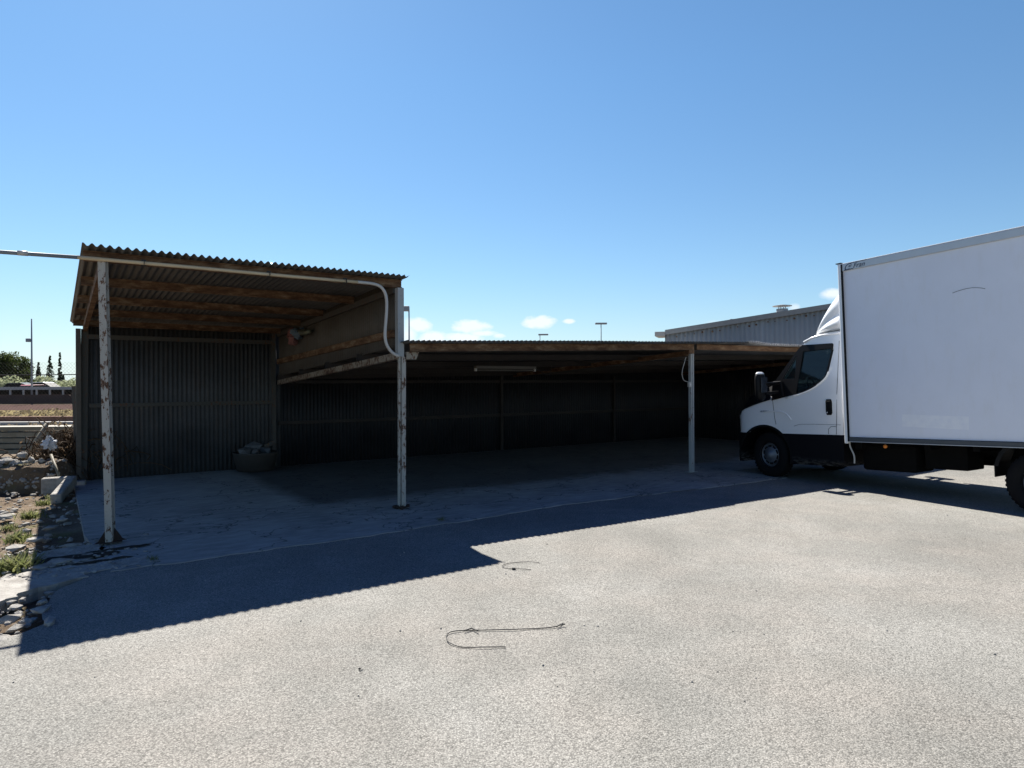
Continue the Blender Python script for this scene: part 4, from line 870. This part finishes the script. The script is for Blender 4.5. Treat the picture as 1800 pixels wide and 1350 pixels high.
# tree maker
def crown(n, shape, size, mat, rnd, name='crown', parent=None, clumps=60):
    m = MB(); cl = [shape(rnd) for _ in range(clumps)]
    pts = []
    for _ in range(n):
        c, r = rnd.choice(cl); q = Vector((rnd.gauss(0, 1), rnd.gauss(0, 1), rnd.gauss(0, 1))).normalized()*r*rnd.uniform(.55, 1.05); pts.append(Vector(c)+q)
    m.leaves(pts, size, rnd, .6); return m.build(name, mat, parent)
def tree(name, loc, label, cat, group, n, shape, size, mat, trunk, clumps=60, seed=1):
    rnd = random.Random(seed); t = thing(name, loc, 0, label, cat, group); crown(n, shape, size, mat, rnd, 'crown', t, clumps)
    m = MB(); m.tube(trunk[0], trunk[1], 8, r2=trunk[2])
    for k in range(5):
        a = k*1.3; z = trunk[0][-1][2]*.6; m.tube([(0, 0, z*.8), (math.cos(a)*trunk[1]*3, math.sin(a)*trunk[1]*3, z*1.25)], trunk[1]*.4, 5, r2=trunk[1]*.15)
    m.build('trunk', 'bark', t); return t
def dome(R_, H_, base):
    def f(r):
        a = r.uniform(0, 6.28); ph = math.acos(r.uniform(-.15, 1)); k = r.uniform(.55, .92)
        return ((R_*k*math.sin(ph)*math.cos(a), R_*k*math.sin(ph)*math.sin(a), base+H_*k*max(0, math.cos(ph))), R_*.2)
    return f
tree('round_tree', (-76.9, 100, 0), 'big dark green round-topped tree at the left picture edge', 'tree', None, 22000, dome(4.2, 7.0, .8), .14, 'pine', ([(0, 0, -.1), (.1, 0, 2.5)], .3, .18), 160, 3)
def spire(H_, w_):
    def f(r):
        z = r.uniform(.05, 1); k = w_*(1-z)**.6*(.6+.4*min(1, z*5)); a = r.uniform(0, 6.28); return ((k*.5*math.cos(a), k*.5*math.sin(a), H_*z*.98), max(.12, k*.45))
    return f
for k, (x, h, w_, lb) in enumerate([(-86.2, 6.0, .9, 'short cypress nearest the round tree'), (-84.1, 7.2, 1.1, 'middle bushy cypress left of the tall narrow one'), (-82.3, 7.9, .6, 'tallest and narrowest cypress of the row'), (-81.7, 3.6, .6, 'small cypress just right of the tallest one'), (-78.4, 4.4, .5, 'small dark cypress next to the shed corner')]):
    tree('cypress', (x, 120, 0), lb, 'cypress', 'row of cypresses on the left horizon', 3200, spire(h, w_), .10, 'cypress', ([(0, 0, -.1), (0, 0, 1.2)], .12, .08), 110, 10+k)
for k, (x, y, r_, h, lb) in enumerate([(-67.5, 84, 3.4, 2.5, 'pale olive bush in front of the round tree'), (-63.6, 84, 2.2, 3.2, 'taller pale olive bush left of the tall mast'), (-56.7, 80, 2.2, 2.9, 'rounded grey-green bush right of the silver car'), (-54.0, 82, 2.6, 2.7, 'wide pale bush between the round bush and the shed'), (-59.5, 88, 2.0, 2.6, 'small sparse bush behind the silver car'), (-74, 86, 3.2, 2.0, 'low olive bush at the left edge')]):
    tree('olive_bush', (x, y, 0), lb, 'bush', 'pale bushes beyond the guard wall', 2600, dome(r_, h-.6, .5), .12, 'olive', ([(0, 0, -.1), (0, 0, 1.0)], .12, .08), 60, 30+k)
def mast(name, loc, H, label, cat, group, side=1, big=0, box=0):
    t = thing(name, loc, 0, label, cat, group); m = MB(); r = .09 if not big else .10
    m.tube([(0, 0, -.1), (0, 0, H)], r, 8, r2=r*.6); m.build('pole', 'mast', t)
    if box: m = MB(); m.box((-.25, 0, box), (.42, .3, .32)); m.build('box', 'mast', t, bevel=.03)
    else:
        m = MB(); m.box((side*(.5 if not big else .28), 0, H-.02), (1.5 if not big else .62, .45, .22 if not big else .5)); m.build('lamp_head', 'mast', t, bevel=.05)
MAT['mast'] = simple('galvanised_mast', (.22, .25, .28), .5, var=.1); 
def mpos(px, Y): return ((px-900)/1158.4*Y, Y, 0)
mast('utility_mast', mpos(56, 60), 7.75, 'tall thin mast with a small box, left of the shed', 'mast', None, box=5.8)
for px, Y, H, sd, bg_, lb in [(719.5, 64, 9.0, -1, 1, 'nearest street lamp with a square head, beside the tall shed'), (949.5, 99, 9.05, 1, 0, 'street lamp left of the tallest of the row'), (966.5, 130, 8.9, 0, 0, 'tiny far street lamp between two taller ones'), (984, 118, 9.1, 1, 0, 'small street lamp right of the tiny one'), (1057, 84, 9.3, 0, 0, 'tallest lone street lamp above the low shed roof'), (1096, 142, 9.7, 0, 0, 'faint street lamp just right of the tallest'), (1291, 118, 13.0, 0, 0, 'lamp head peeping over the grey warehouse roof')]:
    mast('street_lamp', mpos(px, Y), H, lb, 'street lamp', 'street lamps on the far road', sd, bg_)
# cars beyond the guard wall
def car(loc, rz, mat, label, roofmat=None):
    t = thing('parked_car', loc, rz, label, 'car', 'cars beyond the guard wall')
    m = MB(); m.prism([(-2.1, .35), (-2.1, .85), (-1.9, .98), (-1.0, 1.02), (.95, 1.0), (1.9, .85), (2.1, .7), (2.1, .35)], -.85, .85); m.build('body', mat, t, bevel=.06)
    m = MB(); m.prism([(-1.85, 1.0), (-1.35, 1.46), (.1, 1.50), (.95, 1.01)], -.72, .72); m.build('windows', 'black', t, bevel=.05)
    m = MB(); m.prism([(-1.4, 1.45), (-1.2, 1.53), (-.1, 1.55), (.15, 1.49)], -.70, .70); m.build('car_roof', roofmat or mat, t, bevel=.03)
    for x in (-1.35, 1.35):
        for y in (-.8, .8): m = MB(); m.lathe([(0, -.1), (.32, -.1), (.32, .1), (0, .1)], (x, y, .32), 'y', 18); m.build('wheel', 'rubber', t)
MAT['cargreen'] = simple('dark_green_paint', (.04, .07, .07), .3, coat=.5); MAT['carred'] = simple('faded_red_paint', (.42, .10, .09), .35, coat=.3); MAT['carsilver'] = simple('silver_paint', (.6, .63, .66), .3, metal=.4)
car((-48.7, 66, .42), R(8), 'cargreen', 'dark green car seen over the guard wall'); car((-49.6, 70.5, .50), R(-6), 'carsilver', 'silver-roofed car behind the red one'); car((-46.4, 64.6, .22), R(80), 'carred', 'faded red car end-on over the guard wall')
strip('far_road', [(-120, 61), (-10, 61), (-10, 75), (-120, 75)], .0, 'tar', 'road surface behind the guard wall')
m = MB(); m.box((-55, 68, .2), (90, 9, .4)); 
tag(m.build('road_embankment', 'drygrass'), 'raised verge carrying the far road', None, None, 'structure')
h = thing('small_house', (-92.5, 140, 0), 0, 'small orange-walled flat-roofed house right of the bushes', 'house')
m = MB(); m.box((0, 0, 1.3), (5.0, 4, 2.6)); m.build('wall', 'orangewall' if 'orangewall' in MAT else 'brick', h)
MAT['orangewall'] = simple('sandy_orange_wall', (.45, .30, .18), .9); h.children[0].data.materials[0] = MAT['orangewall']
m = MB(); m.box((0, 0, 2.72), (5.6, 4.6, .24)); m.build('roof', 'brick', h); m = MB(); m.box((-1.35, -2.02, 1.6), (.7, .06, 2.0)); m.build('door', 'brick', h); m = MB(); m.box((2.0, -2.02, 1.7), (1.0, .06, 1.6)); m.build('shutter', 'brick', h)

# ================================================================== GREY WAREHOUSE BEHIND
WX, WY = 7.0, 30.0
MAT['vtrim'] = simple('grey_trim', (.20, .215, .225), .6)
MAT['ware'] = None
n = NT('grey_cladding'); c = n.ramp(n.noise(.8, 6, .6, stretch=(1, 1, .5)), [(.3, (.28, .285, .285)), (.7, (.38, .385, .385))]); c = n.mix(n.ramp(n.noise(2.2, 6, .7, stretch=(4, 4, .25)), [(.5, 0.), (.7, .5)]), c, (.30, .275, .26)); n.bump(n.noise(14, 3), .2, .01); MAT['ware'] = n.done(c, .7, spec=.3)
wh = thing('warehouse', (WX, WY, 0), R(-20), 'big grey corrugated warehouse with a shallow gable behind the low shed', 'warehouse')
def wtop(t): return 3.95+.130*(t if t < 13 else 26-t)
m = MB(); m.vsheet((0, 0), (26, 0), lambda t: -.05, lambda t: wtop(t)-.02, pitch=.20, amp=.022, seg=8); m.build('wall', 'ware', wh)
m = MB(); m.vsheet((0, 0), (0, 30), lambda t: -.05, lambda t: 3.8, pitch=.2, amp=.02, seg=4); m.build('side_wall', 'ware', wh)
for s0, s1 in ((-.02, 13), (26.02, 13)):
    m = MB(); z0 = wtop(max(0, min(s0, 26)))-(.04 if s0 < 0 or s0 > 26 else 0); z1 = wtop(13); m.add([(s0, -.12, z0), (s1, -.12, z1), (s1, 30, z1), (s0, 30, z0), (s0, -.12, z0+.05), (s1, -.12, z1+.05), (s1, 30, z1+.05), (s0, 30, z0+.05)], [(0, 1, 2, 3), (4, 7, 6, 5), (0, 4, 5, 1), (1, 5, 6, 2), (2, 6, 7, 3), (3, 7, 4, 0)]); m.build('roof', 'ware', wh)
m = MB(); m.bar((0, -.08, wtop(0)-.03), (13, -.08, wtop(13)-.03), .10, .22); m.bar((26, -.08, wtop(0)-.03), (13, -.08, wtop(13)-.03), .10, .22); m.build('verge_trim', 'vtrim', wh)
m = MB(); m.box((-.24, .55, 3.86), (.46, 1.3, .20)); m.build('gutter', 'ware', wh)
m = MB()
for k in range(34):
    x = .5+k*.38+.05*math.sin(k*3.3); m.lathe([(0, -.05), (.035+.012*math.sin(k*5), -.05), (.0, -.03)], (x, -.0, wtop(x)-.30-.03*math.sin(k*1.7)), 'y', 7)
m.build('rust_spots', 'rust', wh)['kind'] = 'stuff'
MAT['backing_white'] = simple('backing_white', (.75, .75, .74), .9, var=.08)
m = MB(); m.box((10.6, 28.6, 1.57), (9.0, .25, 3.18)); tag(m.build('bright_dot_backing', 'backing_white'), 'added white panel behind the low shed roof edge, for its bright dots', 'wall')  # white panel added so bright dots show through the roof edge waves
v = thing('roof_vent', (WX+5.0*.94+.2, WY-5.0*.342+.7, wtop(5.0)+.10), 0, 'mushroom-capped metal vent on the warehouse roof', 'vent')
m = MB(); m.lathe([(.24, -.1), (.24, .16), (.0, .16)], (0, 0, 0), 'z', 18); m.build('base', 'ware', v); m = MB()
for a in range(4): m.bar((.15*math.cos(a*1.57), .15*math.sin(a*1.57), .1), (.15*math.cos(a*1.57), .15*math.sin(a*1.57), .30), .03, .03, (0, 1, 0))
m.build('bracket', 'alu', v); m = MB(); m.lathe([(0, .28), (.40, .27), (.41, .29), (.1, .34), (0, .345)], (0, 0, 0), 'z', 20); m.build('cap', 'ware', v)

# loose grit lying on the yard, tufts on the far verge, dark soil pockets in the broken concrete
rr = random.Random(21); m = MB()
for k in range(220):
    y = rr.uniform(2.2, 11); x = rr.uniform(-.78, .8)*y
    if x < -3.0: continue
    m.rock((x, y, .003), rr.choice((.003, .004, .006, .009)), rr.uniform(0, 9), .7)
tag(m.build('loose_grit', 'stone'), 'scattered loose grit on the asphalt yard', 'grit', None, 'stuff')
m = MB()
for k in range(420):
    y = rr.choice((rr.uniform(16, 28), rr.uniform(32, 44), rr.uniform(32, 44))); x = -y*rr.uniform(.60, .86); m.leaves([Vector((x+rr.gauss(0, .12), y+rr.gauss(0, .1), abs(rr.gauss(0, .05)))) for _ in range(6)], .05*y/30+.02, rr)
tag(m.build('dry_tufts', 'tuft'), 'dry grass tufts on the field left of the shed', 'grass', None, 'stuff')
for k, (s_, d_, l_, w_) in enumerate([(-.35, -.42, .42, .10), (.05, -.30, .30, .05), (-.10, -.72, .24, .05)]):
    pts = [(s_+l_*math.cos(a*math.pi/8), d_+w_*math.sin(a*math.pi/8)) for a in range(16)]
    flat('soil_pocket', ragged(pts, .03, .07, 30+k), .017, 'soil', 'dark soil filling a gap in the broken concrete', 0, (SX, SY, 0), TH)
